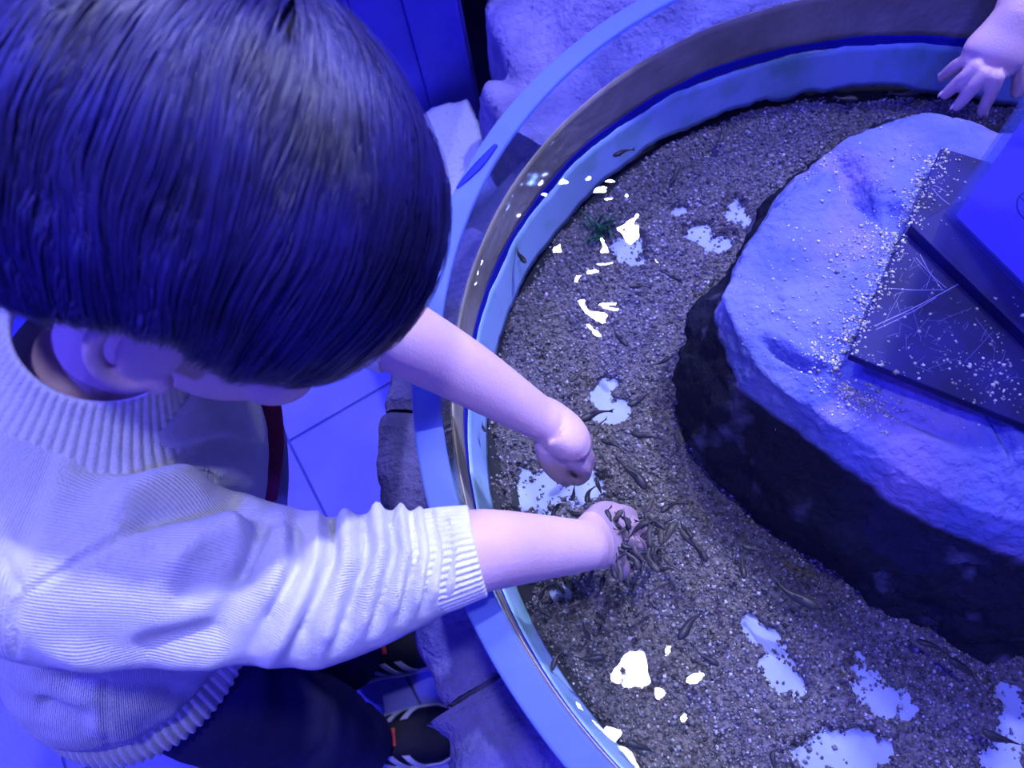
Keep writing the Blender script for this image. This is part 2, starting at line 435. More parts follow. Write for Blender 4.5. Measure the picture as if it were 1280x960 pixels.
# ------------------------------------------------------------------ gravel bed
PATCH = [(922, 266, 17, 27), (872, 290, 30, 15), (900, 302, 26, 16), (848, 262, 14, 10), (785, 308, 28, 32), (760, 478, 16, 10), (768, 515, 28, 16), (752, 498, 14, 16), (685, 608, 60, 30), (738, 606, 26, 16), (655, 735, 26, 14),
         (960, 800, 14, 12), (978, 842, 20, 30), (940, 785, 12, 14), (1000, 862, 12, 12), (1072, 825, 16, 12), (1090, 858, 30, 26), (1122, 885, 26, 20), (1045, 945, 60, 24), (1272, 895, 20, 40), (1258, 950, 26, 20), (1085, 940, 26, 18), (700, 740, 22, 14)]
PW = [(P(a, b, 0.474)[:2], c * 0.62 / FOC, d * 0.66 / FOC) for a, b, c, d in PATCH]
def bedh(X, Y):
    p3 = np.stack([X, Y, 0 * X], -1)
    h = 0.0075 + 0.0035 * fbm(p3, 22, 4) + 0.0016 * vnoise(p3, 300)
    rag = 0.55 * vnoise(p3, 60) + 0.55 * vnoise(p3, 170) + .45 * vnoise(p3, 420)
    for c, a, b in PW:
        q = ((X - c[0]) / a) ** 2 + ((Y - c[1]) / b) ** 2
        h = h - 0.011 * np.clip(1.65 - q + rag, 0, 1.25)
    e = np.hypot(X - TC[0], Y - TC[1])
    h = h - 0.012 * np.clip((e - (TR - 0.022 - .010 * np.clip(vnoise(p3 + 2, 7), 0, 1)) + 0.006 * vnoise(p3, 40)) / 0.012, 0, 1)
    return h
g = np.linspace(-1, 1, 520)
GX, GY = np.meshgrid(TC[0] + g * (TR - 0.002), TC[1] + g * (TR - 0.002), indexing='ij')
GZ = 0.4705 + bedh(GX, GY)
Vb = np.stack([GX, GY, GZ], -1).reshape(-1, 3)
Fb = grid_faces(520, 520, wrap=False)
inside = np.hypot(Vb[:, 0] - TC[0], Vb[:, 1] - TC[1]) < TR - 0.003
Fb = Fb[inside[Fb].all(1)]
used = np.unique(Fb); remap = -np.ones(len(Vb), int); remap[used] = np.arange(len(used))
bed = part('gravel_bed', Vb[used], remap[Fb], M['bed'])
tag(bed, 'brown grey sandy gravel covering the tank bottom', 'gravel', kind='stuff')

def grains(pos, size, cols, name, jitter=0.5):
    """loose pebbles: octahedra in one mesh, one tint each"""
    n = len(pos)
    o = np.array([[1, 0, 0], [0, 1, 0], [-1, 0, 0], [0, -1, 0], [0, 0, .75], [0, 0, -.75]], float)
    f = np.array([[0, 1, 4], [1, 2, 4], [2, 3, 4], [3, 0, 4], [1, 0, 5], [2, 1, 5], [3, 2, 5], [0, 3, 5]])
    a = rng.random(n) * 2 * PI; c, s = np.cos(a), np.sin(a)
    Vv = o[None] * (1 + jitter * (rng.random((n, 6, 1)) - .5)) * size[:, None, None]
    t = rng.normal(0, .5, (n, 1)); 
    x = Vv[..., 0] * c[:, None] - Vv[..., 1] * s[:, None]; y = Vv[..., 0] * s[:, None] + Vv[..., 1] * c[:, None]
    z = Vv[..., 2] + t * x
    Vv = np.stack([x, y, z], -1) + pos[:, None, :]
    Ff = (f[None] + 6 * np.arange(n)[:, None, None]).reshape(-1, 3)
    me = mesh_from(name, Vv.reshape(-1, 3), Ff)
    at = me.color_attributes.new('tint', 'FLOAT_COLOR', 'POINT')
    cc = np.ones((n, 6, 4), np.float32); cc[..., :3] = cols[:, None, :]
    at.data.foreach_set('color', cc.ravel())
    return me
def mat_tint(name, rough=0.7):
    m = mat(name, (1, 1, 1), rough, 0.4); nt = m.node_tree
    a = nt.nodes.new('ShaderNodeAttribute'); a.attribute_name = 'tint'
    nt.links.new(a.outputs['Color'], nt.nodes['Principled BSDF'].inputs['Base Color']); return m
M['pebble'] = mat_tint('pebbles', 0.55)
NG = 62000
r = (TR - 0.012) * np.sqrt(rng.random(NG)); a = rng.random(NG) * 2 * PI
gx = TC[0] + r * np.cos(a); gy = TC[1] + r * np.sin(a); gh = bedh(gx, gy)
keep = gh > -0.002 + 0.006 * (rng.random(NG) - .75)
gx, gy, gh = gx[keep], gy[keep], np.maximum(gh[keep], 0)
sz = np.clip(rng.lognormal(math.log(0.00125), 0.32, len(gx)), .0006, .0027)
br = np.clip(rng.lognormal(math.log(0.20), 0.60, len(gx)), .03, .75)
warm = rng.random(len(gx))[:, None]
cols = br[:, None] * (np.array([1.12, .97, .90]) * warm + np.array([.96, .95, 1.08]) * (1 - warm))
gm = grains(np.stack([gx, gy, 0.4705 + gh + sz * .35], 1), sz, cols, 'gravel_grains')
tag(obj('gravel_grains', gm, M['pebble'], smooth=False), 'small brown and pale gravel grains scattered over the tank bottom', 'gravel', kind='stuff')

# ------------------------------------------------------------------ island rock
IC = np.array([0.415, 0.185])
def outline(pts, z, back):
    """closed outline: seen part from the picture, unseen back given directly as world points; radius by angle round IC"""
    w = [P(x, y, z)[:2] for x, y in pts] + [np.array(b) for b in back]
    d = np.array(w) - IC; an = np.arctan2(d[:, 1], d[:, 0]); ra = np.hypot(d[:, 0], d[:, 1])
    o = np.argsort(an); an, ra = an[o], ra[o]
    an = np.concatenate([an - 2 * PI, an, an + 2 * PI]); ra = np.tile(ra, 3)
    return lambda t: np.interp(t, an, ra)
BACK = [(0.585, 0.37), (0.635, 0.26), (0.64, 0.14), (0.58, 0.03), (0.48, -0.02), (0.39, -0.005)]
o_base = outline([(905, 392), (872, 425), (845, 470), (850, 520), (882, 590), (950, 650), (1060, 735), (1160, 790), (1230, 828), (1280, 815),
                  (925, 345), (960, 295), (1000, 245), (1060, 190), (1100, 172), (1150, 165), (1200, 170), (1250, 180)], 0.476, BACK)
o_wat = outline([(897, 385), (896, 420), (925, 488), (1000, 543), (1060, 592), (1150, 648), (1280, 702),
                 (915, 345), (945, 295), (982, 247), (1040, 188), (1090, 160), (1140, 147), (1190, 148), (1240, 160), (1278, 176)], 0.600, BACK)
o_edge = outline([(903, 372), (920, 420), (950, 465), (1005, 508), (1070, 552), (1120, 585), (1200, 628), (1280, 655),
                  (920, 340), (950, 295), (985, 250), (1046, 186), (1092, 166), (1142, 153), (1190, 154), (1240, 166), (1275, 182)], 0.628, [(b[0] - .03 * np.sign(b[0] - .42), b[1] * .94 + .01) for b in BACK])
NA, t = 520, None
th = np.linspace(-PI, PI, NA, endpoint=False)
def sm(x):  # cyclic light smoothing
    for _ in range(2): x = (np.roll(x, 1) + 2 * x + np.roll(x, -1)) / 4
    return x
rb, rw, re = sm(o_base(th)), sm(o_wat(th)), sm(o_edge(th))
rb = np.maximum(rb, rw * 0.94)
rings = []
for k in range(30):
    u = k / 30; rings.append((rb * (1 - u) + rw * u + 0.010 * math.sin(PI * u), 0.468 + (0.600 - 0.468) * u))
for k in range(14):
    u = k / 14; rings.append((rw * (1 - u) + re * u, 0.600 + (0.630 - 0.600) * (u ** 0.8)))
for k in range(86):
    u = k / 85; rings.append((np.maximum(re * (1 - u), 0.0003), 0.630 + 0.030 * (1 - (1 - u) ** 2.2)))
Vi = np.vstack([np.stack([IC[0] + r_ * np.cos(th), IC[1] + r_ * np.sin(th), np.full(NA, z_)], 1) for r_, z_ in rings])
Fi = grid_faces(len(rings), NA)
def island_relief(V):
    X, Y = pixels(V)
    top = np.clip((V[:, 2] - 0.585) / 0.03, 0, 1)
    dz = 0.0035 * fbm(V, 22, 3) + 0.0012 * fbm(V, 130, 3)
    def dent(x, y, a, b, rot, d):
        c, s = math.cos(rot), math.sin(rot)
        p = ((X - x) * c + (Y - y) * s) / a; q = (-(X - x) * s + (Y - y) * c) / b
        return d * np.exp(-(p * p + q * q) ** 1.3)
    f = dent(1066, 222, 36, 16, 1.0, -.012) + dent(1090, 255, 30, 9, 1.0, -.008) + dent(985, 252, 60, 26, -.5, .005) + dent(1120, 270, 30, 12, 1.0, -.006)
    f += dent(985, 447, 34, 5, .55, -.007) + dent(1000, 440, 40, 12, .5, .004) + dent(1252, 545, 50, 6, 1.2, -.006) + dent(1265, 560, 26, 40, 0, .005)
    f += dent(1150, 530, 70, 6, .4, -.003) + dent(1080, 490, 60, 5, .5, -.0025) + dent(1010, 215, 40, 14, -.8, -.004)
    return dz * 1.25, f * 1.7 * top
dz, f = island_relief(Vi)
nv = nrm(Vi - np.array([IC[0], IC[1], 0.55]))
dirv = (Vi - np.array([IC[0], IC[1], 0.52])); dirv /= np.linalg.norm(dirv, axis=1)[:, None] + 1e-9
under = np.clip((0.60 - Vi[:, 2]) / 0.02, 0, 1)
Vi = Vi + dirv * (dz * (1 + 1.2 * under))[:, None]; Vi[:, 2] += f
topw = np.clip((Vi[:, 2] - 0.63) / 0.01, 0, 1)
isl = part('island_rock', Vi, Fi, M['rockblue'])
tag(isl, 'large rough blue grey rock standing out of the water carrying the sign plate', 'rock')
# rock colours: wet stone darkened with painted shade below the waterline, violet and pinkish dry stone above
def island_material():
    m = M['rockblue']; nt = m.node_tree; N = nt.nodes; L = nt.links; b = N['Principled BSDF']
    src = b.inputs['Base Color'].links[0].from_socket
    tc = N.new('ShaderNodeTexCoord'); sx = N.new('ShaderNodeSeparateXYZ'); L.new(tc.outputs['Object'], sx.inputs[0])
    n = N.new('ShaderNodeTexNoise'); n.inputs['Scale'].default_value = 9; n.inputs['Detail'].default_value = 5; L.new(tc.outputs['Object'], n.inputs['Vector'])
    rp = N.new('ShaderNodeValToRGB'); rp.color_ramp.elements[0].position = .52; rp.color_ramp.elements[1].position = .68
    L.new(n.outputs['Fac'], rp.inputs[0])
    mx = N.new('ShaderNodeMix'); mx.data_type = 'RGBA'; mx.inputs['B'].default_value = (.34, .22, .46, 1)
    sc = N.new('ShaderNodeMath'); sc.operation = 'MULTIPLY'; sc.inputs[1].default_value = .5; L.new(rp.outputs[0], sc.inputs[0])
    L.new(sc.outputs[0], mx.inputs['Factor']); L.new(src, mx.inputs['A'])
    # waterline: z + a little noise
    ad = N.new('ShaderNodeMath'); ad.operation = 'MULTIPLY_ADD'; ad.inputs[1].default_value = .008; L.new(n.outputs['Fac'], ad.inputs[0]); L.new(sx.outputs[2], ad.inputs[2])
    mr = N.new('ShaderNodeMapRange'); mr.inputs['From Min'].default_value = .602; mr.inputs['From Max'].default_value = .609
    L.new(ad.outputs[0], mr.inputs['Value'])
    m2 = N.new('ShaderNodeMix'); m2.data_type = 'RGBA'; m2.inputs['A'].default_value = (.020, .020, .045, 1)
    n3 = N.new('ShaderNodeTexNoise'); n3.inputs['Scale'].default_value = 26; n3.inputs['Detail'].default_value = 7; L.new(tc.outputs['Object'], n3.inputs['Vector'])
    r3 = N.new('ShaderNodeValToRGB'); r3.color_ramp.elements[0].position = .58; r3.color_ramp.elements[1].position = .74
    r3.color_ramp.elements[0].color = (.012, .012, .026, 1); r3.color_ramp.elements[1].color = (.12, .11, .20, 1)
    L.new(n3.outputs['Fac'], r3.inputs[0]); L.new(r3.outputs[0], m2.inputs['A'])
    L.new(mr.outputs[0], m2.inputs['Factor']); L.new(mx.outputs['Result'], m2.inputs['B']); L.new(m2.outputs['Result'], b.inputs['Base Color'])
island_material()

# a bvh of the island for placing grains on it
from mathutils.bvhtree import BVHTree
def bvh_of(V, F): return BVHTree.FromPolygons([tuple(v) for v in V], [tuple(int(i) for i in f) for f in F])
isl_bvh = bvh_of(Vi, Fi)
def drop(bvh, x, y, z=1.0):
    h = bvh.ray_cast(Vector((x, y, z)), Vector((0, 0, -1))); return h[0].z if h[0] is not None else None

# ------------------------------------------------------------------ sign stand on the island
p0 = P(1062, 443, .668)[:2]; p1 = P(1177, 184, .668)[:2]
du = nrm(p1 - p0); dv = np.array([du[1], -du[0]])         # du: away along left edge, dv: to the right
Lp = np.linalg.norm(p1 - p0)
ZP = 0.664
stand = empty('sign_stand', (*(p0 + du * .1 + dv * .15), ZP))
tag(stand, 'black scratched acrylic sign stand with an upright clear holder on the rock', 'sign')
def obox(o, u, v, u0, u1, v0, v1, z0, z1, bev=.001):
    V, F = box(u0, u1, v0, v1, z0, z1, bev)
    w = np.array(o) ; A = np.column_stack([u, v])
    return np.column_stack([V[:, :2] @ A.T + w, V[:, 2]]), [tuple(reversed(f)) if (u[0] * v[1] - u[1] * v[0]) < 0 else f for f in F]
part('base_plate', *obox(p0, du, dv, 0, Lp, 0, 0.30, ZP - .004, ZP + .004), M['plate'], stand, smooth=False)
s0 = P(1190, 258, .682)[:2]; s1 = P(1280, 347, .682)[:2]; su = nrm(s1 - s0); sn = np.array([-su[1], su[0]])
if sn @ (-s0) < 0: sn = -sn                                   # faces the viewer's side
r0_ = P(1143, 281, .676)[:2]; r1_ = P(1280, 412, .676)[:2]; ru = nrm(r1_ - r0_); rn = np.array([-ru[1], ru[0]])
if rn @ (s0 - r0_) < 0: rn = -rn
gapw = abs((s0 - r0_) @ rn)
# raised foot that carries the holder, with a front lip
part('foot_plate', *obox(r0_, ru, rn, 0.0, 0.235, 0.0, gapw + .035, ZP + .0041, ZP + .0125), M['plate'], stand, smooth=False)
part('foot_lip', *obox(r0_, ru, rn, -.001, 0.236, -0.004, 0.0, ZP + .0041, ZP + .0145, .0008), M['plate'], stand, smooth=False)
# the holder: two clear sheets with the blue print between, leaning back very slightly
def sheet(u0, u1, h0, h1, d0, d1, bev=.0006):
    V, F = box(u0, u1, d0, d1, h0, h1, bev)
    lean = 0.05
    w = s0[None] + V[:, :1] * su + (V[:, 1:2] - V[:, 2:] * lean) * sn
    Fx = F if (su[0] * sn[1] - su[1] * sn[0]) > 0 else [tuple(reversed(f)) for f in F]
    return np.column_stack([w, ZP + .0126 + V[:, 2]]), Fx
part('front_sheet', *sheet(0.0, .215, 0, .30, .0021, .0045), M['signclear'], stand, smooth=False)
part('back_sheet', *sheet(0.0, .215, 0, .30, -.0035, -.0011), M['signclear'], stand, smooth=False)
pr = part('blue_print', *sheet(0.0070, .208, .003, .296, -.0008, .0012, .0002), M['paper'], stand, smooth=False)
# print: thin ring emblem, as far as the photograph shows it
def ring_mark(cu, ch, r0, r1, seg=48):
    V = []; F = []
    for d in (.00125, .00145):
        for rad in (r0, r1):
            for k in range(seg):
                a = 2 * PI * k / seg
                V.append((cu + rad * math.cos(a), d, ch + rad * math.sin(a)))
    V = np.array(V); s = seg
    for k in range(seg):
        k2 = (k + 1) % seg
        F += [(2 * s + k, 2 * s + k2, 3 * s + k2, 3 * s + k), (k, s + k, s + k2, k2), (s + k, 3 * s + k, 3 * s + k2, s + k2), (k, k2, 2 * s + k2, 2 * s + k)]
    w = s0[None] + V[:, :1] * su + (V[:, 1:2] - V[:, 2:] * .05) * sn
    return np.column_stack([w, ZP + .0126 + V[:, 2]]), F
EMB = (0.0445, 0.052)
part('emblem_ring', *ring_mark(EMB[0], EMB[1], .0098, .0108), M['ink'], pr, smooth=False)
part('emblem_ring', *ring_mark(EMB[0] + .002, EMB[1] - .001, .0, .0052, 24), M['ink'], pr, smooth=False)
for u0, u1, h0, h1 in ((EMB[0] - .0098, EMB[0] + .0098, EMB[1] - .0006, EMB[1] + .0002), ):
    part('emblem_bar', *sheet(u0, u1, h0, h1, .00125, .00145, 0), M['ink'], pr, smooth=False)
# scratches on the plate
SV, SF = [], []
def scratch(x0, y0, x1, y1, w, bend=0.0):
    a = P(x0, y0, ZP + .0042); b = P(x1, y1, ZP + .0042)
    nn = np.cross(nrm(b - a), (0, 0, 1)); pts = smooth_path([a, (a + b) / 2 + nn * bend, b], 6)
    st = len(SV)
    for q in pts: SV.append(q - nn * w); SV.append(q + nn * w)
    for k in range(5): SF.append((st + 2 * k, st + 2 * k + 1, st + 2 * k + 3, st + 2 * k + 2))
for s_ in [(1092, 408, 1200, 354, .00028), (1095, 412, 1170, 372, .0002), (1110, 360, 1180, 362, .0002), (1145, 322, 1183, 360, .0002), (1150, 318, 1178, 362, .0002), (1183, 240, 1166, 232, .0002), (1165, 235, 1190, 258, .0002)]:
    scratch(*s_, bend=.001)
for k in range(420):
    u, v = random.uniform(.01, Lp - .02), random.uniform(.01, .16)
    q = p0 + du * u + dv * v
    X, Y = pixels(np.array([[q[0], q[1], ZP + .004]])); a = random.gauss(-.45, .8); l = random.expovariate(1 / 12) + 3
    if (q - r0_) @ rn > -0.004: continue
    x1, y1 = X[0] + l * math.cos(a), Y[0] + l * math.sin(a)
    q1 = P(x1, y1, ZP + .004)[:2] - p0
    if not (.003 < q1 @ du < Lp - .003 and q1 @ dv > .003): continue
    if (P(x1, y1, ZP)[:2] - r0_) @ rn > -0.005: continue
    scratch(X[0], Y[0], x1, y1, random.uniform(.00004, .00010), random.uniform(-.0005, .0005))
sc_ = part('scratches', np.array(SV), SF, M['scratch'], stand, smooth=False); sc_['kind'] = 'stuff'

# loose pale grains on the rock and the plate
pos = []
def sprinkle(cx, cy, sx, sy, rot, n):
    c, s = math.cos(rot), math.sin(rot)
    for k in range(n):
        a, b = random.gauss(0, sx), random.gauss(0, sy)
        q = P(cx + a * c - b * s, cy + a * s + b * c, .664)[:2]; d = q - p0
        zz = drop(isl_bvh, q[0], q[1])
        on = (0 < d @ du < Lp and 0 < d @ dv < .3)
        if on:
            e = q - r0_
            zz = ZP + (.0125 if (0 <= e @ ru < .235 and 0 <= e @ rn < gapw + .035) else .004)
            if -.005 < e @ rn < .0: continue
            f_ = q - s0
            if abs(f_ @ sn) < .009 and -.003 < f_ @ su < .22: continue
        if zz is None or zz < .612: continue
        pos.append((q[0], q[1], zz))
for t in np.linspace(0, 1, 12):     # drift along the plate's left edge
    sprinkle(1058 + t * 118, 430 - t * 245, 7, 9, -1.1, 75)
sprinkle(1075, 470, 30, 12, .5, 260); sprinkle(1030, 415, 18, 16, 0, 90); sprinkle(1085, 290, 30, 16, -.3, 160); sprinkle(1110, 480, 25, 10, .4, 120)
sprinkle(1020, 330, 60, 60, 0, 160); sprinkle(1120, 200, 50, 40, 0, 90)
sprinkle(1225, 470, 50, 18, .45, 110); sprinkle(1225, 300, 40, 14, .72, 90); sprinkle(1150, 400, 60, 50, 0, 30); sprinkle(1250, 440, 30, 40, 0, 60); sprinkle(1190, 215, 20, 16, 0, 26); sprinkle(1045, 165, 14, 5, -.4, 40)
pos = np.array(pos); sz = np.clip(rng.lognormal(math.log(.00085), .35, len(pos)), .0005, .0024)
pos[:, 2] += sz * .35
br = np.clip(rng.lognormal(math.log(.42), .4, len(pos)), .1, .85)
gm = grains(pos, sz, br[:, None] * np.array([1.02, .98, .92]), 'loose_grains')
tag(obj('loose_grains', gm, M['pebble'], smooth=False), 'pale loose grains scattered on the island rock and black plate', 'gravel', kind='stuff')

# ------------------------------------------------------------------ stone surround
def block(name, a0, a1, r0, r1f, ztf, mtl, label, group=None, zbot=0.0, bulge=.008, nz=26, hang=0.0):
    """one stone of the ring between two angles (degrees)"""
    na = max(14, int((a1 - a0) * 1.6)); nr = 22
    A = np.radians(np.linspace(a0, a1, na))
    prof = []
    rows = []
    for k in range(nr):            # top, inside to outside
        rows.append(('t', k / (nr - 1)))
    for k in range(1, nz): rows.append(('s', k / (nz - 1)))
    V = []
    for kind, u in rows:
        for a in A:
            r1 = r1f(math.degrees(a)); zt = ztf(math.degrees(a))
            if kind == 't':
                r = r0 + (r1 - r0) * u; z = zt - 0.010 * max(0, (u - .8) / .2) ** 2 - 0.002 * u
            else:
                r = r1 + bulge * math.sin(PI * min(1, u * 1.6)) * (1 - u) - hang * u; z = (zt - .012) * (1 - u) + zbot * u
            V.append((TC[0] + r * math.cos(a), TC[1] + r * math.sin(a), z))
    V = np.array(V); n1 = len(rows)
    nn = fbm(V, 12, 3); n2 = fbm(V + 5, 60, 3)
    # round the joint ends
    ang = np.tile(np.linspace(0, 1, na), n1); e = np.minimum(ang, 1 - ang) * (a1 - a0) / 57.3 * .45
    rnd = np.clip(1 - e / .006, 0, 1) ** 2
    isT = np.repeat([1.0 if k == 't' else 0.0 for k, _ in rows], na); uu = np.repeat([u for _, u in rows], na)
    wI = np.where(isT > 0, np.clip(uu / .15, 0, 1), 1)
    V[:, 2] += (0.0055 * nn + 0.0022 * n2) * np.where(isT > 0, 1, 0) - .006 * rnd * isT
    rad = V[:, :2] - TC; rad /= np.linalg.norm(rad, axis=1)[:, None]
    push = (0.006 * nn + 0.0025 * n2) * wI * (1 - isT * (1 - uu)) - .005 * rnd * (1 - isT)
    push = np.where(isT > 0, push * uu, push)
    V[:, :2] += rad * push[:, None]
    V[:, 2] = np.maximum(V[:, 2], zbot)
    F = [tuple(reversed(f)) for f in grid_faces(n1, na, wrap=False)]
    # inner side, bottom and end caps
    st = len(V); inner = np.stack([TC[0] + r0 * np.cos(A), TC[1] + r0 * np.sin(A), np.full(na, zbot)], 1); V = np.vstack([V, inner])
    for j in range(na - 1):
        F.append((j, j + 1, st + j + 1, st + j)); l = (n1 - 1) * na
        F.append((l + j, st + j, st + j + 1, l + j + 1))
    F.append([k * na for k in range(n1)] + [st]); F.append([st + na - 1] + [k * na + na - 1 for k in range(n1)][::-1])
    o = part(name, V, F, mtl)
    return tag(o, label, 'stone', group)
RO = TR + .0225
kz = lambda a: 0.500 + 0.008 * math.sin(math.radians(a * 3))
def kr(a): return 0.497 + 0.006 * math.sin(math.radians(a * 5))
lab = 'rough purple kerb stone in the low ring around the tank'
block('kerb_stone', 165, 196.6, RO, lambda a: kr(a) - .010 * max(0, (182 - a) / 17), kz, M['kerb'], 'rough purple kerb stone under the bare forearms beside the shoes', 'kerb stones')
block('kerb_stone', 197.1, 226, RO, lambda a: .507 + .006 * math.sin(a), kz, M['kerb'], 'rough purple kerb stone next to the shoe with three pale stripes', 'kerb stones')
for a0, a1 in ((227, 262), (263, 300), (301, 338), (339, 375), (376, 408), (409, 441)):
    block('kerb_stone', a0, a1, RO, kr, kz, M['kerb'], lab, 'kerb stones')
block('kerb_stone', 138, 164.6, RO, lambda a: kr(a) - .012, kz, M['kerb'], 'rough purple kerb stone between the pale block and the floor', 'kerb stones')
# dark mortar behind the joints
V, F = ring(RO, .486, 0.0, .478)
tag(part('kerb_mortar', V, F, M['joint']), kind='structure'); bpy.data.objects['kerb_mortar'].name = 'trim_1'
# the broad boulder beyond the tank
def br_(a):
    if a > 116: return .505 + (.60 - .505) * max(0, (126 - a) / 10) ** .6 if a < 126 else .505
    return min(.80, .60 + .30 * ((116 - a) / 14))if a > 100 else .86
block('boulder', 82, 124.5, RO, lambda a: br_(a) + .012 * math.sin(a * .9), lambda a: .545 + .035 * math.sin(math.radians((a - 82) * 8)) , M['rock'], 'broad violet boulder rising behind the tank rim next to the blue post', bulge=.03, nz=40)

# pale block, blue post and a black sheet for the dark gap
bx, by = P(585, 140, .40)[:2]
blk = P(586, 190, .40)[:2]
def rough_box(x0, x1, y0, y1, z0, z1, ang, cx, cy, amp=.004, n=18):
    bm = bmesh.new(); bmesh.ops.create_cube(bm, size=1); bmesh.ops.subdivide_edges(bm, edges=bm.edges[:], cuts=n, use_grid_fill=True)
    V = np.array([tuple(v.co) for v in bm.verts]); bm.verts.index_update(); F = [tuple(v.index for v in f.verts) for f in bm.faces]; bm.free()
    q = np.abs(V); k = np.clip(1 - (np.sort(q, 1)[:, 1:].sum(1) - .90) * .35, .9, 1); V *= np.where(np.sort(q, 1)[:, 1:].sum(1) > .92, k, 1)[:, None]
    V = np.column_stack([x0 + (V[:, 0] + .5) * (x1 - x0), y0 + (V[:, 1] + .5) * (y1 - y0), z0 + (V[:, 2] + .5) * (z1 - z0)])
    nn = fbm(V * 1.0 + 2, 30, 4); V += nrm(V - V.mean(0)) * 0; V[:, 0] += amp * nn; V[:, 1] += amp * fbm(V + 8, 30, 4); V[:, 2] += amp * fbm(V + 4, 30, 4) * (V[:, 2] > z0 + .01)
    c, s = math.cos(ang), math.sin(ang)
    V = np.column_stack([cx + V[:, 0] * c - V[:, 1] * s, cy + V[:, 0] * s + V[:, 1] * c, np.maximum(V[:, 2], z0)])
    return V, F
V, F = rough_box(-.062, .040, -.085, .085, 0, .40, .12, blk[0] - .012, blk[1] + .015)
tag(part('pale_block', V, F, M['plaster']), 'pale speckled stone block at the foot of the blue post', 'block')
post = empty('timber_post', (-.01, .90, 0)); tag(post, 'tall blue painted timber post with boards standing behind the tank', 'post')
pa = .10
def pbox(x0, x1, y0, y1, z0, z1, bev=.003):
    V, F = box(x0, x1, y0, y1, z0, z1, bev); c, s = math.cos(pa), math.sin(pa)
    return np.column_stack([.03 + V[:, 0] * c - V[:, 1] * s, .835 + V[:, 0] * s + V[:, 1] * c, V[:, 2]]), F
part('board', *pbox(-.20, -.1052, 0, .03, 0, 1.6), M['post'], post, smooth=False)
part('board', *pbox(-.105, -.0432, .004, .03, 0, 1.6), M['post'], post, smooth=False)
part('board', *pbox(-.043, .022, .0, .03, 0, 1.6), M['post'], post, smooth=False)
part('edge_board', *pbox(.004, .032, .031, .16, 0, 1.6), M['post'], post, smooth=False)
V, F = pbox(.034, .30, .36, .38, 0, 1.5)  # black sheet that makes the space beside the post dark
tag(part('gap_shade', V, F, M['black'], smooth=False), 'black sheet put in as the dark gap between post and boulder', 'shade sheet')

# ------------------------------------------------------------------ ceiling spot lamps and added blue fills
LAMP_LABELS = ['white ceiling spot lamp over the far side of the tank', 'white ceiling spot lamp over the far right of the tank', 'white ceiling spot lamp above the boulder',
               'white ceiling spot lamp above the middle of the tank', 'wide white ceiling lamp right above the tank edge', 'blue ceiling lamp above the open tiled floor', 'unseen blue fill lamp added behind the viewer', 'blue fill lamp added over the unseen side of the tank']
for (loc, aim, dia, pw, col, spr), lb in zip(LAMPS, LAMP_LABELS):
    root = empty('ceiling_lamp', loc); tag(root, lb, 'lamp', 'ceiling lamps')
    d = nrm(np.array(aim) - np.array(loc)); l = np.array(loc)
    V, F = loft([l - d * .16, l - d * .10, l - d * .02, l + d * .02], [dia * .35, dia * .5, dia * .62, dia * .64], (1, 0, 0), seg=28, cap=False)
    part('housing', V, F, M['lampbody'], root)
    V, F = loft([l - d * .14, np.array([l[0], l[1], l[2] + .22])], [.012, .012], (1, 0, 0), seg=10); part('stem', V, F, M['lampbody'], root)
    ld = bpy.data.lights.new('lamp_light', 'AREA'); ld.shape = 'DISK'; ld.size = dia; ld.energy = pw; ld.color = col; ld.spread = math.radians(spr)
    lo = bpy.data.objects.new('lamp_light', ld); COL.objects.link(lo); lo.parent = root
    lo.location = Vector(d * .012); lo.rotation_euler = Vector(d).to_track_quat('-Z', 'Y').to_euler()
# ------------------------------------------------------------------ people
def ell(c, ax, sem, n=28):
    """ellipsoid; ax rows are the three axes"""
    u = np.linspace(0, PI, n // 2 + 1); v = np.linspace(0, 2 * PI, n, endpoint=False)
    V = [[0, 0, 1]] + [[math.sin(a) * math.cos(b), math.sin(a) * math.sin(b), math.cos(a)] for a in u[1:-1] for b in v] + [[0, 0, -1]]
    V = np.array(V); k = len(u) - 2; F = []
    for j in range(n):
        j2 = (j + 1) % n
        F.append((0, 1 + j, 1 + j2)); F.append((len(V) - 1, 1 + (k - 1) * n + j2, 1 + (k - 1) * n + j))
        for i in range(k - 1): F.append((1 + i * n + j, 1 + (i + 1) * n + j, 1 + (i + 1) * n + j2, 1 + i * n + j2))
    A = np.asarray(ax, float)
    if np.linalg.det(A) < 0: F = [tuple(reversed(f)) for f in F]
    return np.asarray(c) + (V * np.asarray(sem)) @ A, F

def limb(pts, radii, side=(0, 1, 0), seg=20, n=None): return loft(pts, radii, side, seg=seg, n=n or 7 * len(pts))
def finger(pts, r=.0058, side=(0, 0, 1)): return loft(pts, [r * 1.08, r * 1.04] + [r * .98] * (len(pts) - 3) + [r * .82], side, seg=12, n=6 * len(pts))

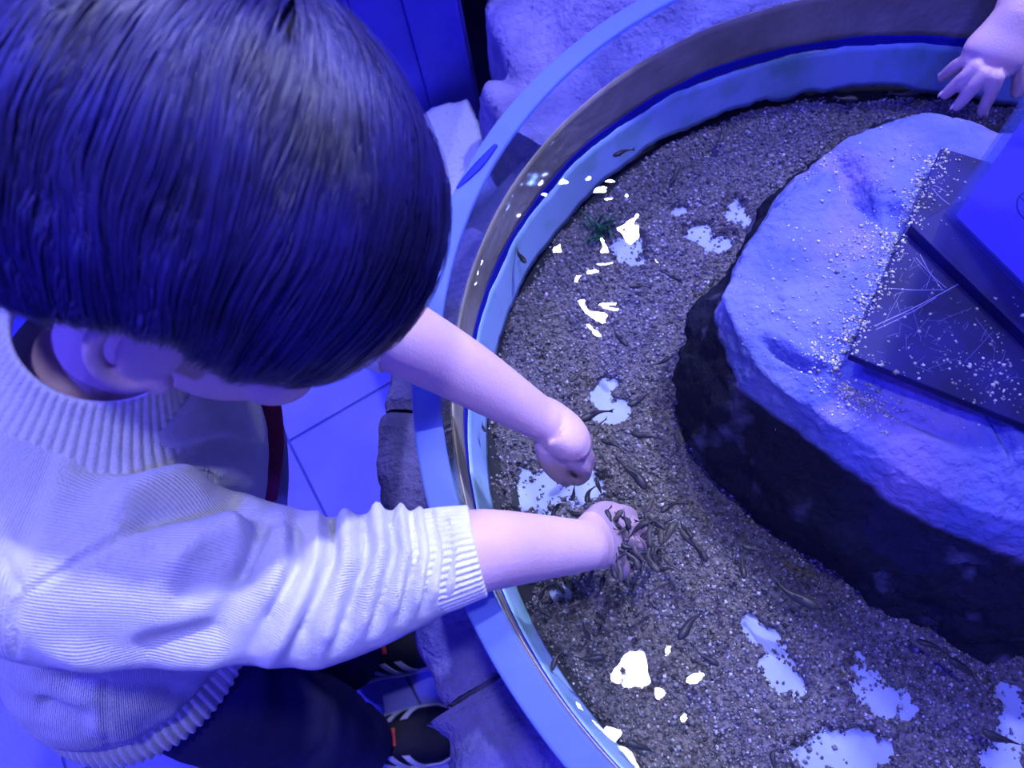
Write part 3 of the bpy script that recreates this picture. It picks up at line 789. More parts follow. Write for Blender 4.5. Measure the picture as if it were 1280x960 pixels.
def head_parts(Hc, Fw, Up, Rt, k=1.0):
    ax = np.array([Fw, Rt, Up]); L = lambda f, r, u: Hc + k * (Fw * f + Rt * r + Up * u)
    q = []
    q.append(ell(L(-.010, 0, .018), ax, np.array([.094, .075, .082]) * k, 40))
    q.append(ell(L(.022, 0, -.038), ax, np.array([.062, .058, .066]) * k, 36))
    q.append(ell(L(.046, 0, -.074), ax, np.array([.030, .032, .024]) * k))
    for s in (-1, 1):
        q.append(ell(L(.052, s * .034, -.045), ax, np.array([.026, .022, .024]) * k))       # cheeks
        q.append(ell(L(.074, s * .030, .012), ax, np.array([.012, .022, .007]) * k))         # brow
        q.append(ell(L(.073, s * .029, -.009), ax, np.array([.0115, .015, .011]) * k))       # eyelids
        q.append(ell(L(.083, s * .009, -.040), ax, np.array([.007, .007, .006]) * k, 16))    # nostrils
    q.append(loft([L(.078, 0, .004), L(.084, 0, -.014), L(.094, 0, -.034), L(.086, 0, -.042)], [.006 * k, .006 * k, .0085 * k, .005 * k], Rt, seg=14))
    q.append(ell(L(.079, 0, -.057), ax, np.array([.008, .020, .0045]) * k, 20)); q.append(ell(L(.077, 0, -.065), ax, np.array([.008, .016, .005]) * k, 20))
    for s in (-1, 1):                                                                       # ears: rim, bowl and lobe
        o = s * .073; th = np.linspace(-2.2, 2.35, 12)
        out = nrm(Rt * s * .8 - Fw * .45)
        rim = [L(-.006, o, -.008) + k * (Fw * (-.0175 * math.cos(a) * (1.0 if math.cos(a) > 0 else .7)) + Up * (.029 * math.sin(a)) + out * (.010 + .006 * math.cos(a))) for a in th]
        q.append(loft(rim, [.0046 * k] * 12, out, seg=10, n=40))
        q.append(ell(L(-.008, o + s * .007, -.010), np.array([nrm(Fw + out * -.4), nrm(np.cross(Up, nrm(Fw + out * -.4))), Up]), np.array([.0155, .0042, .026]) * k))
        q.append(ell(L(.000, o + s * .005, -.034), ax, np.array([.0075, .005, .009]) * k, 18))
    return q, L

def simple_hair(L, Fw, Rt, Up, Hc, par, k=1.0):
    V, F = ell(L(-.014, 0, .026), np.array([Fw, Rt, Up]), np.array([.104, .087, .086]) * k, 48)
    part('hair', V, F, M['brownhair'], par)

# ---- the child at the tank
Hc = np.array([-0.127, 0.278, 0.853])
Fw = nrm([.604, -.395, -.692]); Rt = np.array([-.245, -.918, .311]); Rt = nrm(Rt - Fw * (Fw @ Rt)); Up = np.cross(Rt, Fw)
def rot_about(ax, an):
    ax = nrm(ax); K = np.array([[0, -ax[2], ax[1]], [ax[2], 0, -ax[0]], [-ax[1], ax[0], 0]])
    return np.eye(3) + math.sin(an) * K + (1 - math.cos(an)) * K @ K
_r = rot_about(np.array([0, 0, CAMZ]) - Hc, math.radians(9)); Fw, Rt, Up = _r @ Fw, _r @ Rt, _r @ Up
child = empty('person', (-.33, .13, 0))
tag(child, 'child in a cream knitted sweater leaning over the tank with both hands in the water', 'person')

shR = P(70, 690, .745); shL = np.array([-.215, .415, .755]); neck0 = np.array([-.236, .268, .782])
elR = P(395, 737, .688); cuR = P(588, 690, .682); wrR = P(733, 682, .617)
elL = np.array([-.128, .345, .705]); cuL = P(494, 416, .706); wrL = P(672, 521, .614)
hipc = np.array([-.375, .185, .47])
feet = [P(448, 826, .04), P(452, 932, .04)]        # left, right ankle region

body = []
hp, HL = head_parts(Hc, Fw, Up, Rt)
body += hp
body.append(limb([neck0 - np.array([.02, 0, .04]), neck0 + (Hc - neck0) * .35, HL(-.03, 0, -.05), HL(-.02, 0, -.01)], [.044, .036, .040, .05], (0, 1, 0)))
sdir = nrm(shL - shR)
body.append(limb([hipc, hipc * .6 + neck0 * .4, hipc * .2 + neck0 * .8, neck0], [(.072, .055), (.074, .055), (.072, .046), (.045, .034)], sdir))
# right arm and hand (thumb on the far side, fingers spread under the fish)
body.append(limb([shR, (shR + elR) / 2, elR, (elR + cuR) / 2 + [0, 0, .002], cuR, (cuR + wrR) / 2 + [0, 0, .003], wrR], [.034, .032, .029, .028, .0265, .0225, (.0178, .0160)], (0, 1, 0), 28, 60))
def pt(x, y, z): return P(x, y, z)
body.append(limb([wrR, pt(744, 676, .596), pt(757, 671, .580), pt(763, 669, .573)], [(.0176, .0155), (.0215, .0135), (.0255, .012), (.024, .010)], (0, 1, 0), 24, 24))
for a in ([(758, 646, .586), (776, 640, .576), (788, 644, .562), (790, 652, .552)], [(764, 660, .584), (786, 657, .574), (800, 661, .560), (803, 668, .550)],
          [(765, 676, .583), (786, 678, .572), (799, 683, .559), (800, 690, .550)], [(760, 692, .584), (774, 702, .574), (779, 712, .562), (776, 718, .553)]):
    body.append(finger([pt(q[0], q[1], q[2] - .007) for q in a], .0060))
body.append(finger([pt(738, 657, .600), pt(743, 643, .588), pt(756, 636, .575), pt(768, 636, .567)], .0066))
# left arm and hand: fist turned down, thumb and first finger pinching
body.append(limb([shL, (shL + elL) / 2, elL, (elL + cuL) / 2 + [0, 0, .002], cuL, (cuL + wrL) / 2 + [0, 0, .004], wrL], [.034, .032, .029, .028, .0270, .0232, (.0182, .0160)], (0, 1, 0), 28, 60))
body.append(limb([wrL, pt(686, 528, .602), pt(703, 542, .594), pt(714, 552, .587)], [(.0185, .0165), (.0245, .0175), (.0290, .0185), (.0255, .0170)], (-.5, 1, 0), 24, 24))
body.append(ell(pt(704, 566, .578), np.eye(3), (.016, .016, .016), 20))
for a in ([(716, 574, .588), (728, 583, .576), (730, 592, .562), (722, 598, .552), (714, 598, .548)], [(722, 560, .590), (733, 570, .577), (734, 580, .562), (724, 585, .553), (714, 583, .551)],
          [(721, 545, .589), (730, 553, .576), (729, 563, .562), (718, 567, .555), (708, 564, .555)], [(714, 531, .587), (721, 538, .576), (719, 548, .564), (708, 551, .559), (700, 549, .560)]):
    body.append(finger([pt(*q) for q in a], .0066))
body.append(finger([pt(680, 556, .596), pt(685, 574, .588), pt(697, 590, .573), pt(709, 600, .558)], .0078))
# legs and feet
hipL, hipR = hipc + sdir * .045, hipc - sdir * .045
knL = np.array([-.300, .215, .25]); knR = np.array([-.315, .100, .25])
anL = np.array([-.310, .195, .06]); anR = np.array([-.315, .082, .06])
for h, k_, a in ((hipL, knL, anL), (hipR, knR, anR)):
    body.append(limb([hipc + (h - hipc) * .6, (h + k_) / 2, k_, (k_ + a) / 2, a], [.042, .044, .038, .036, .026], (0, 1, 0)))
    body.append(limb([a - [.02, 0, .02], a + [.03, 0, -.03], a + [.09, 0, -.042]], [(.024, .02), (.028, .018), (.026, .010)], (0, 1, 0)))
bm_ = remesh(body, .0018, 4, .5)
ob = obj('body', bm_, M['skin'], child)
bvb = bvh_of(get_co(bm_), [tuple(p.vertices) for p in bm_.polygons])
# eyes
for s in (-1, 1):
    e = HL(.0765, s * .029, -.0125); V, F = ell(e, np.array([Fw, Rt, Up]), (.0095, .0105, .0065), 20)
    eo = part('eye', V, F, M['eye'], ob)
    V, F = ell(e + Fw * .0070 - Up * .002, np.array([Fw, Rt, Up]), (.0032, .0046, .0046), 16); part('iris', V, F, M['iris'], ob)
    V, F = loft([HL(.0825, s * .016, -.0105), HL(.0870, s * .026, -.0075), HL(.0850, s * .035, -.008), HL(.078, s * .042, -.0115)], [.0008, .0016, .0016, .0006], Up, seg=6); part('eyelashes', V, F, M['scalp'], ob)
V, F = ell(HL(.0815, 0, -.0605), np.array([Fw, Rt, Up]), (.0075, .016, .006), 20); part('lips', V, F, M['lip'], ob)

# ---- hair: a dense mass and many locks that run from the crown
HC = HL(-.012, 0, .020); HS = np.array([.118, .096, .108])
def hair_pt(az, el, lift=0.0):
    """az from the front towards the right ear, el from the crown pole (rad)"""
    s = np.sin(el); d = np.stack([s * np.cos(az), s * np.sin(az), np.cos(el)], -1)
    # boxier sides and fuller top
    rad = 1.0 / np.sqrt((d[..., 0] / HS[0]) ** 2 + (d[..., 1] / HS[1]) ** 2 + (d[..., 2] / HS[2]) ** 2)
    rad = rad + lift
    return HC + rad[..., None] * (d[..., 0:1] * Fw + d[..., 1:2] * Rt + d[..., 2:3] * Up)
def el_end(az):
    """where the hair ends: fringe in front, above the ears, lower at the nape"""
    a = np.abs((az + PI) % (2 * PI) - PI)
    return np.interp(a, [0, .7, 1.2, 1.55, 1.9, 2.3, 2.8, PI], [1.78, 1.80, 1.76, 1.60, 1.74, 2.04, 2.14, 2.14])
na, ne = 220, 60
AZ = np.linspace(-PI, PI, na, endpoint=False)
rows = []
for k in range(ne):
    u = k / (ne - 1); e = el_end(AZ) * u + .002
    rows.append(hair_pt(AZ, e, -.0045 + .0022 * np.sin(AZ * 23 + 5 * u) * u - .012 * np.clip((u - .93) / .07, 0, 1)))
for k in range(8):      # turn under and back up to the scalp
    u = (k + 1) / 8; e = el_end(AZ) * (1 - .10 * u)
    rows.append(hair_pt(AZ, e, -.0165 - .020 * u))
Vh = np.vstack(rows); hm = part('hair', Vh, grid_faces(len(rows), na), M['scalp'], child)
NS, SEG = 21000, 11
az0 = rng.random(NS) * 2 * PI - PI; cz = rng.random(NS)
crown_az, crown_el = -PI * .60, .95      # whorl behind the top
def vec_of(az, el): return np.stack([np.sin(el) * np.cos(az), np.sin(el) * np.sin(az), np.cos(el)], -1)
cr = vec_of(np.array([crown_az]), np.array([crown_el]))[0]
# random roots over the dome
z = 1 - rng.random(NS) * 1.45; a = rng.random(NS) * 2 * PI
D = np.stack([np.sqrt(np.maximum(0, 1 - z * z)) * np.cos(a), np.sqrt(np.maximum(0, 1 - z * z)) * np.sin(a), z], -1)
elr = np.arccos(D[:, 2]); ok = elr < el_end(a) * .97; D = D[ok]; NS = len(D)
clump = vnoise(D, 9.0)
e_a = nrm(np.cross(cr, [0, 0, 1.0])); e_b = np.cross(cr, e_a); phi = np.arctan2(D @ e_b, D @ e_a)
lock = vnoise(np.stack([phi * 1.0, .35 * (D @ cr), 0 * phi], -1), 9.0) + .6 * vnoise(np.stack([phi, .5 * (D @ cr), 0 * phi + 3], -1), 24.0)
lift0 = rng.normal(0, .0010, NS) + .0034 * lock
NK = 22
path, els, cur = [], [], D.copy(); swirl = .30 + .3 * clump
ln = rng.uniform(.7, 1.25, NS); slack = rng.uniform(-.05, .07, NS) + .03 * vnoise(D, 14)
for k in range(NK):
    elc = np.arccos(np.clip(cur[:, 2], -1, 1)); azc = np.arctan2(cur[:, 1], cur[:, 0])
    over = np.clip((elc - el_end(azc) + .12) / .20, 0, 1.2)
    lift = lift0 + .0012 * np.sin(k * .3 + clump * 9) - .006 * over ** 2 - .0035 * (k == 0)
    path.append(hair_pt(azc, elc, lift)); els.append(elc - el_end(azc))
    w = (cur @ cr)[:, None] * cur - cr                      # away from the whorl
    w /= np.linalg.norm(w, axis=1)[:, None] + 1e-6
    w = w - (np.sum(w * cur, 1))[:, None] * cur; w /= np.linalg.norm(w, axis=1)[:, None] + 1e-6
    dn = np.array([0, 0, -1.0]) - (-cur[:, 2])[:, None] * cur; dn /= np.linalg.norm(dn, axis=1)[:, None] + 1e-6
    sd = np.cross(cur, w)
    st = w * .95 + dn * .30 + sd * (swirl * np.exp(-k * .08))[:, None] * .6 + .30 * np.stack([vnoise(cur + 11, 5.0), vnoise(cur + 17, 5.0), vnoise(cur + 23, 5.0)], -1)
    st /= np.linalg.norm(st, axis=1)[:, None] + 1e-6
    cur = cur + st * (ln / (NK - 1))[:, None]; cur /= np.linalg.norm(cur, axis=1)[:, None]
Pf = np.stack(path, 1); Ev = np.stack(els, 1)
past = Ev > slack[:, None]; cut = np.where(past.any(1), past.argmax(1), NK - 1).astype(float); ok2 = cut > 1.5
Pf, cut = Pf[ok2], cut[ok2]; NS = len(Pf)
ts = cut[:, None] * np.linspace(0, 1, SEG)[None]; i0 = np.minimum(ts.astype(int), NK - 2); fr_ = (ts - i0)[..., None]
ar = np.arange(NS)[:, None]; Pp = Pf[ar, i0] * (1 - fr_) + Pf[ar, i0 + 1] * fr_
T = np.gradient(Pp, axis=1); T /= np.linalg.norm(T, axis=2)[..., None] + 1e-9
Nn = Pp - HC; Nn /= np.linalg.norm(Nn, axis=2)[..., None]
B = np.cross(T, Nn); B /= np.linalg.norm(B, axis=2)[..., None] + 1e-9
w0 = rng.uniform(.00020, .00048, NS)[:, None] * np.interp(np.arange(SEG) / (SEG - 1), [0, .15, .7, 1], [.5, 1, .9, .12])[None]
Vs = np.stack([Pp + B * w0[..., None], Pp + Nn * (w0 * .9)[..., None], Pp - B * w0[..., None]], 2).reshape(-1, 3)     # 3 sides
ii = (np.arange(NS)[:, None] * SEG + np.arange(SEG - 1)[None]) * 3
Fs = []
for s in range(2):
    Fs.append(np.stack([ii + s, ii + s + 1, ii + 3 + s + 1, ii + 3 + s], -1).reshape(-1, 4))
me = mesh_from('hair_strands', Vs, np.vstack(Fs)); hs = obj('hair_strands', me, M['hair'], hm); hs['kind'] = 'stuff'

# ---- sweater: torso and sleeves as one knitted surface, with drawn-in folds
spine = [np.array([-.388, .190, .455]), np.array([-.372, .200, .520]), np.array([-.318, .228, .600]), np.array([-.275, .256, .680]), np.array([-.254, .268, .725]), neck0 - [.008, -.004, .036]]
srad = [(.102, .086), (.112, .094), (.114, .096), (.118, .094), (.103, .078), (.080, .066)]
hem0 = spine[0].copy(); spine[0] = np.array([-.381, .194, .488])
tors = loft(spine, srad, sdir, n=60, seg=56)
armR = [shR + (shR - elR) * .10 + sdir * .05, shR, (shR * 2 + elR) / 3 + [0, 0, .002], (shR + elR * 2) / 3, elR, elR * .5 + cuR * .5, cuR + (elR - cuR) * .20]
slR = loft(armR, [.060, .060, .056, .050, .0455, .039, .0315], (0, 1, 0), n=80, seg=44)
armL = [shL - sdir * .05, shL, (shL + elL) / 2, elL, cuL + (elL - cuL) * .30]
slL = loft(armL, [.056, .054, .048, .042, .034], (0, 1, 0), n=60, seg=40)
sm_ = remesh([tors, slR, slL], .0026, 8, .5)
V = get_co(sm_); Nn = get_no(sm_)
view = np.array([0, 0, CAMZ]) - V; view /= np.linalg.norm(view, axis=1)[:, None]
fac = np.clip(np.sum(Nn * view, 1) * 2.2 + .35, 0, 1)
X, Y = pixels(V)
def seg_dist(X, Y, poly):
    d = np.full(len(X), 1e9); tt = np.zeros(len(X)); L_ = len(poly) - 1
    for i in range(L_):
        a, b = np.array(poly[i], float), np.array(poly[i + 1], float); ab = b - a
        t = np.clip(((X - a[0]) * ab[0] + (Y - a[1]) * ab[1]) / (ab @ ab), 0, 1)
        q = np.hypot(X - a[0] - t * ab[0], Y - a[1] - t * ab[1])
        m = q < d; d[m] = q[m]; tt[m] = ((i + t) / L_)[m]
    return d, tt
FOLDS = [  # centre line in the photograph, half width, height (mm, + crest, - furrow)
    ([(556, 640), (566, 690), (560, 745)], 6, 3.0), ([(541, 634), (550, 690), (540, 755)], 6, 3.5), ([(548, 638), (558, 690), (550, 750)], 3.5, -3.0),
    ([(522, 628), (532, 690), (516, 768)], 7, 4.5), ([(532, 630), (541, 690), (528, 760)], 4, -3.5),
    ([(498, 622), (508, 690), (486, 778)], 8, 5.0), ([(511, 625), (520, 690), (502, 772)], 4.5, -4.0),
    ([(470, 620), (478, 690), (446, 800)], 10, 5.5), ([(485, 620), (493, 690), (466, 788)], 5.5, -5.0),
    ([(432, 630), (436, 700), (398, 822)], 13, 6.0), ([(452, 625), (457, 700), (420, 812)], 7, -5.5),
    ([(392, 640), (396, 700), (330, 840)], 14, 5.5), ([(412, 635), (416, 700), (362, 832)], 8, -5.5),
    ([(350, 655), (352, 700), (330, 760)], 14, 4.5), ([(372, 650), (372, 710), (320, 805)], 9, -5.0),
    ([(322, 690), (270, 790), (150, 822)], 16, -4.5), ([(335, 640), (318, 690), (300, 735)], 12, -7.0),
    ([(205, 710), (250, 672), (310, 655)], 20, 6.5), ([(120, 640), (190, 612), (270, 590), (330, 610)], 18, 6.5), ([(150, 660), (220, 640), (290, 625), (325, 645)], 11, -6.5),
    ([(90, 590), (180, 575), (270, 558), (320, 570)], 14, -4.0), ([(200, 560), (280, 545), (330, 560)], 12, 4.0),
    ([(215, 745), (300, 720)], 16, -3.5), ([(60, 815), (180, 832), (300, 822)], 14, 4.0),
    ([(27, 744), (100, 700), (180, 654)], 3.2, -3.2), ([(24, 744), (98, 692), (176, 645)], 5, 1.6), ([(0, 690), (14, 715), (25, 744)], 3.2, -3.2), ([(25, 744), (14, 780), (18, 822)], 3.2, -3.0),
    ([(130, 860), (136, 940)], 4, -2.0), ([(40, 880), (120, 905)], 12, -4.0), ([(60, 850), (150, 872), (250, 868)], 14, -6.0), ([(290, 850), (200, 905)], 10, 2.5), ([(100, 900), (180, 925)], 10, 3.0),
]
dsp = np.zeros(len(V))
for poly, w, h in FOLDS:
    d, t = seg_dist(X, Y, poly); tap = np.clip(np.minimum(t, 1 - t) * 5 + .25, 0, 1)
    dsp += h * .0015 * np.exp(-(d / w) ** 2) * tap
dsp *= fac
dsp += .0016 * fbm(V, 26, 3)
ed_ = np.empty(len(sm_.edges) * 2, np.int32); sm_.edges.foreach_get('vertices', ed_); ed_ = ed_.reshape(-1, 2)
deg = np.bincount(ed_.ravel(), minlength=len(V)).astype(float)
for _ in range(1):      # soften the relief
    s_ = np.bincount(ed_[:, 0], dsp[ed_[:, 1]], len(V)) + np.bincount(ed_[:, 1], dsp[ed_[:, 0]], len(V)); dsp = .5 * dsp + .5 * s_ / np.maximum(deg, 1)
V2 = V + Nn * dsp[:, None]
set_co(sm_, V2)
def knit_attr(me, V):
    amp = np.ones(len(V)); armc = [(shR, elR, 60), (elR, cuR, 60), (shL, elL, 60), (elL, cuL, 60)]; armc = [(a, b, 128) for a, b, k in armc]
    best = np.full(len(V), 1e9); val = np.zeros(len(V))
    def ang(V, a, ax):
        tc_ = nrm(np.array([0, 0, CAMZ]) - a); up = nrm(tc_ - (tc_ @ ax) * ax); sd = np.cross(ax, up); q = V - a
        return np.arctan2(q @ sd, q @ up)
    a, b = spine[0], spine[4]; ax = nrm(b - a)
    g_ = ang(V, a + (b - a) * .5, ax); val = g_ * 300; amp = np.clip((PI - np.abs(g_)) / .1 - .5, 0, 1)
    ds_ = []
    for a, b, k in armc:
        ax = nrm(b - a); t0 = (V - a) @ ax / np.linalg.norm(b - a); t = np.clip(t0, 0, 1.15); d = np.linalg.norm(V - a - np.outer(t * np.linalg.norm(b - a), ax), axis=1)
        m = (d < .068) & (d < best) & (t > .02)
        ds_.append(d)
        amp = np.minimum(amp, np.where(t > .0, np.clip(np.abs(d - .068) / .005 - .3, 0, 1), 1)) if True else amp
        amp = np.minimum(amp, np.where((d < .08) & (b is not cuR) & (b is not cuL), np.clip(np.abs(t0 - .02) * np.linalg.norm(b - a) / .005 - .3, 0, 1), 1))
        g_ = ang(V, a, ax); best[m] = d[m]; val[m] = (g_ * k)[m]; wrap_ = np.clip((2.1 - np.abs(g_)) / .5, 0, 1); amp[m] = np.minimum(amp[m], wrap_[m])
    for i_ in (0, 2): amp = np.where(np.minimum(ds_[i_], ds_[i_ + 1]) < .07, amp * np.clip(np.abs(ds_[i_] - ds_[i_ + 1]) / .004 - .3, 0, 1), amp)
    at = me.attributes.new('knit', 'FLOAT', 'POINT'); at.data.foreach_set('value', val.astype(np.float32))
    at = me.attributes.new('knit_amp', 'FLOAT', 'POINT'); at.data.foreach_set('value', amp.astype(np.float32))
knit_attr(sm_, V)
sw = obj('sweater', sm_, M['wool'], child)

def ribbed(name, path, radii, nrib, side, par, depth=.045, thick=.003, n=24, seg_per=8, squish=None):
    """ribbed knit tube with real ribs, turned in at both ends"""
    p = smooth_path(path, n); r = smooth_path(np.array([(q, q) if np.isscalar(q) else q for q in radii], float), n)
    T, A, B = frames(p, side); seg = nrib * seg_per; th = np.linspace(0, 2 * PI, seg, endpoint=False)
    k = 1 + depth * (np.abs(np.cos(th * nrib / 2)) - .6)
    rows = []
    for i in range(n):
        rows.append(p[i] + np.outer(r[i, 0] * k * np.cos(th), A[i]) + np.outer(r[i, 1] * k * np.sin(th), B[i]))
    def inn(i, f, sh): return p[i] + T[i] * sh + np.outer(r[i, 0] * f * np.cos(th), A[i]) + np.outer(r[i, 1] * f * np.sin(th), B[i])
    f = 1 - thick / r[-1].mean()
    tail = [inn(n - 1, 1 - .4 * (1 - f), .0010), inn(n - 1, f, .0006), inn(n - 1, f - .02, -.006), inn(n // 2, f - .02, 0)]
    head = [inn(0, 1 - thick / r[0].mean(), 0)]
    VV = np.vstack(head + rows + tail)
    return part(name, VV, grid_faces(n + 5, seg), M['rib'], par)
ca = nrm(cuR - elR)
ribbed('cuff', [cuR - ca * .034, cuR - ca * .02, cuR - ca * .008, cuR + ca * .004], [.0325, .0320, .0305, .0285], 46, (0, 1, 0), sw)
cb = nrm(wrL - elL) * .5 + nrm(cuL - elL) * .5; cb = nrm(cb)
ribbed('cuff', [cuL - cb * .050, cuL - cb * .03, cuL - cb * .012, cuL + cb * .004], [.036, .0345, .032, .0292], 46, (0, 1, 0), sw)
nd = nrm(Hc - neck0 + np.array([-.02, 0, .04]))
ribbed('collar', [neck0 - nd * .022, neck0 - nd * .004, neck0 + nd * .016, neck0 + nd * .030], [(.086, .074), (.070, .061), (.056, .051), (.050, .046)], 62, sdir, sw, depth=.03)
hd = nrm(hem0 - spine[1])
ribbed('hem_band', [hem0 - hd * .042, hem0 - hd * .026, hem0 - hd * .010, hem0 + hd * .002], [(.1035, .0880), (.1090, .0930), (.1120, .0960), (.1115, .0955)], 84, sdir, sw, depth=.035)

# shirt front and scarf end that hang below the chest
V, F = loft([P(328, 470, .640), P(334, 505, .625), P(336, 560, .61), P(328, 622, .60)], [(.008, .004), (.011, .005), (.012, .005), (.012, .005)], (1, 0, 0), n=20, seg=16)
part('red_shirt_front', V, F, M['red'], child)
V, F = loft([P(343, 512, .60), P(347, 545, .59), P(349, 590, .585), P(347, 632, .58)], [(.003, .004), (.007, .005), (.008, .005), (.008, .005)], (1, 0, 0), n=20, seg=16)
part('grey_scarf_end', V, F, M['greycloth'], child)

# ---- trousers
tr = [loft([hem0 + [0, 0, .04], hipc - [0, 0, .03], hipc - [0, 0, .085]], [(.080, .066), (.094, .078), (.090, .079)], sdir, n=18, seg=36)]
for h, k_, a in ((hipL, knL, anL), (hipR, knR, anR)):
    h = hipc + (h - hipc) * .75
    tr.append(loft([h - [0, 0, .045], (h + k_) / 2, k_, (k_ + a) / 2, a + [0, 0, .02]], [.058, .062, .056, .052, .050], (0, 1, 0), n=40, seg=30))
tm = remesh(tr, .003, 6, .5); V = get_co(tm); Nn = get_no(tm)
V += Nn * (.0035 * np.sin(V[:, 2] * 95 + 5 * vnoise(V, 11)) * np.clip(vnoise(V + 3, 9) + .5, 0, 1) + .003 * fbm(V, 18, 3))[:, None]
set_co(tm, V); obj('trousers', tm, M['trouser'], child)

# ---- shoes
def shoe(an, ang, name_par):
    c, s = math.cos(ang), math.sin(ang); fx = np.array([c, s, 0]); fy = np.array([-s, c, 0])
    def L(x, y, z): return np.array([an[0], an[1], 0]) + fx * x + fy * y + np.array([0, 0, z])
    xs = np.array([-.045, -.036, -.012, .02, .06, .095, .118, .128])
    w = np.array([.016, .027, .031, .031, .036, .036, .027, .012]); h = np.array([.050, .062, .064, .058, .046, .036, .030, .022])
    n = 40; x = np.linspace(xs[0], xs[-1], n); W_ = np.interp(x, xs, w); H_ = np.interp(x, xs, h)
    sg = 22; th = np.linspace(0, PI, sg); rows = []
    for i in range(n):
        rows.append([L(x[i], W_[i] * math.copysign(abs(math.cos(t)) ** .7, math.cos(t)), .016 + (H_[i] - .016) * math.sin(t) ** .75) for t in th])
    V = np.array(rows).reshape(-1, 3); F = [tuple(f) for f in grid_faces(n, sg, wrap=False)]
    F += [tuple(i * sg for i in range(n)) [::-1] + tuple(i * sg + sg - 1 for i in range(n))]
    F += [tuple(range(sg))[::-1], tuple((n - 1) * sg + k for k in range(sg))]
    root = part('shoe', V, F, M['shoe'], child)
    # sole
    o1 = [(x[i], W_[i] + .0035) for i in range(n)]; o = [(x[0] - .004, 0.006)] + o1 + [(x[-1] + .004, .004)]
    rim = [(a, b) for a, b in o] + [(a, -b) for a, b in reversed(o)]
    prof = [(0, .96), (.004, 1.0), (.013, 1.0), (.0185, .97)]
    V = np.array([L(a * (1 if q[1] > .98 else .998), b * q[1], q[0]) for q in prof for a, b in rim]); k = len(rim)
    F = [tuple(f) for f in grid_faces(len(prof), k)] + [tuple(range(k))[::-1], tuple((len(prof) - 1) * k + j for j in range(k))]
    F = [tuple(reversed(f)) for f in F]
    part('sole', V, F, M['sole'], root, smooth=False)
    # three slanted stripes on each side and a red patch on the tongue
    def surf(xx, t, off=.0008):
        W1, H1 = np.interp(xx, xs, w), np.interp(xx, xs, h)
        return L(xx, (W1 + off) * math.copysign(abs(math.cos(t)) ** .7, math.cos(t)), .016 + (H1 + off - .016) * math.sin(t) ** .75)
    for side in (0, 1):
        for k in range(3):
            x0 = .030 + .021 * k; pts = []
            for q in np.linspace(.10, 1.05, 8):
                t = q if side == 0 else PI - q; xm = x0 - .018 * q
                pts.append((surf(xm - .0045, t, .0014), surf(xm + .0045, t, .0014), surf(xm - .0045, t, -.001), surf(xm + .0045, t, -.001)))
            V = np.array(pts).reshape(-1, 3); F = []
            for i in range(7):
                a = i * 4; b = a + 4
                F += [(a, a + 1, b + 1, b), (a + 1, a + 3, b + 3, b + 1), (a + 2, a, b, b + 2)]
            part('stripe', V, F, M['stripe'], root, smooth=False)
    pts = [(surf(xx, t, .0016)) for xx in (.030, .034, .038, .042) for t in (1.32, 1.45, 1.58, 1.72)]
    lo_ = [(surf(xx, t, -.001)) for xx in (.030, .034, .038, .042) for t in (1.32, 1.45, 1.58, 1.72)]
    F = [tuple(f) for f in grid_faces(4, 4, wrap=False)]
    Fl = [tuple(i + 16 for i in reversed(f)) for f in F]
    edge = [0, 1, 2, 3, 7, 11, 15, 14, 13, 12, 8, 4]
    F = F + Fl + [(edge[i], edge[i - 1], edge[i - 1] + 16, edge[i] + 16) for i in range(12)]
    part('red_patch', np.array(pts + lo_), F, M['redpatch'], root, smooth=False)
shoe(anL + [.005, 0, 0], .02, child); shoe(anR + [.005, 0, 0], -.10, child)

# ---- the other child, beyond the frame, reaching in over the far rim
ch2 = empty('person', (.95, 1.02, 0)); ch2.name = 'person.001'
tag(ch2, 'child whose bare hand reaches down to the water beside the blue sign', 'person')
b2 = []
sh2 = np.array([.745, .79, .80]); el2 = np.array([.640, .640, .735]); wr2 = P(1272, 22, .662)
f2 = nrm([-.62, -.72, 0]); s2 = np.array([-f2[1], f2[0], 0])
b2.append(limb([sh2, (sh2 + el2) / 2, el2, (el2 + wr2) / 2 + [0, 0, .004], wr2], [.036, .033, .030, .025, (.0195, .0165)], s2, 26, 50))
b2.append(limb([wr2, pt(1258, 44, .653), pt(1243, 66, .645), pt(1235, 78, .639), pt(1230, 86, .636)], [(.0195, .0165), (.0220, .0145), (.0250, .0120), (.0235, .0088), (.0205, .0066)], s2, 24, 26))
FIN2 = [[(1216, 72, .640), (1199, 80, .630), (1187, 89, .618), (1178, 97, .606)], [(1222, 83, .640), (1206, 96, .630), (1192, 109, .617), (1181, 119, .606)],
        [(1232, 92, .640), (1219, 107, .630), (1206, 122, .616), (1196, 134, .604)], [(1247, 96, .640), (1241, 110, .630), (1234, 126, .616), (1228, 140, .603)]]
for a in FIN2: b2.append(finger([pt(*q) for q in a], .0057))
b2.append(finger([pt(1266, 60, .646), pt(1274, 82, .634), pt(1275, 102, .622), pt(1271, 117, .612)], .0070))
n2 = np.array([.845, .905, .83]); hip2 = np.array([.93, 1.0, .50])
Hc2 = n2 + np.array([-.05, -.055, .13]); Up2 = nrm([-.25, -.28, .93]); Fw2 = nrm(np.array([-.6, -.68, -.4]) - Up2 * (Up2 @ np.array([-.6, -.68, -.4]))); Rt2 = np.cross(Fw2, Up2)
h2, L2 = head_parts(Hc2, Fw2, Up2, Rt2); b2 += h2
b2.append(limb([n2 - [0, 0, .03], n2 + (Hc2 - n2) * .5, L2(-.02, 0, -.02)], [.044, .037, .05], s2))
b2.append(limb([hip2, hip2 * .5 + n2 * .5, n2 - [0, 0, .02]], [(.08, .06), (.085, .062), (.07, .045)], s2))
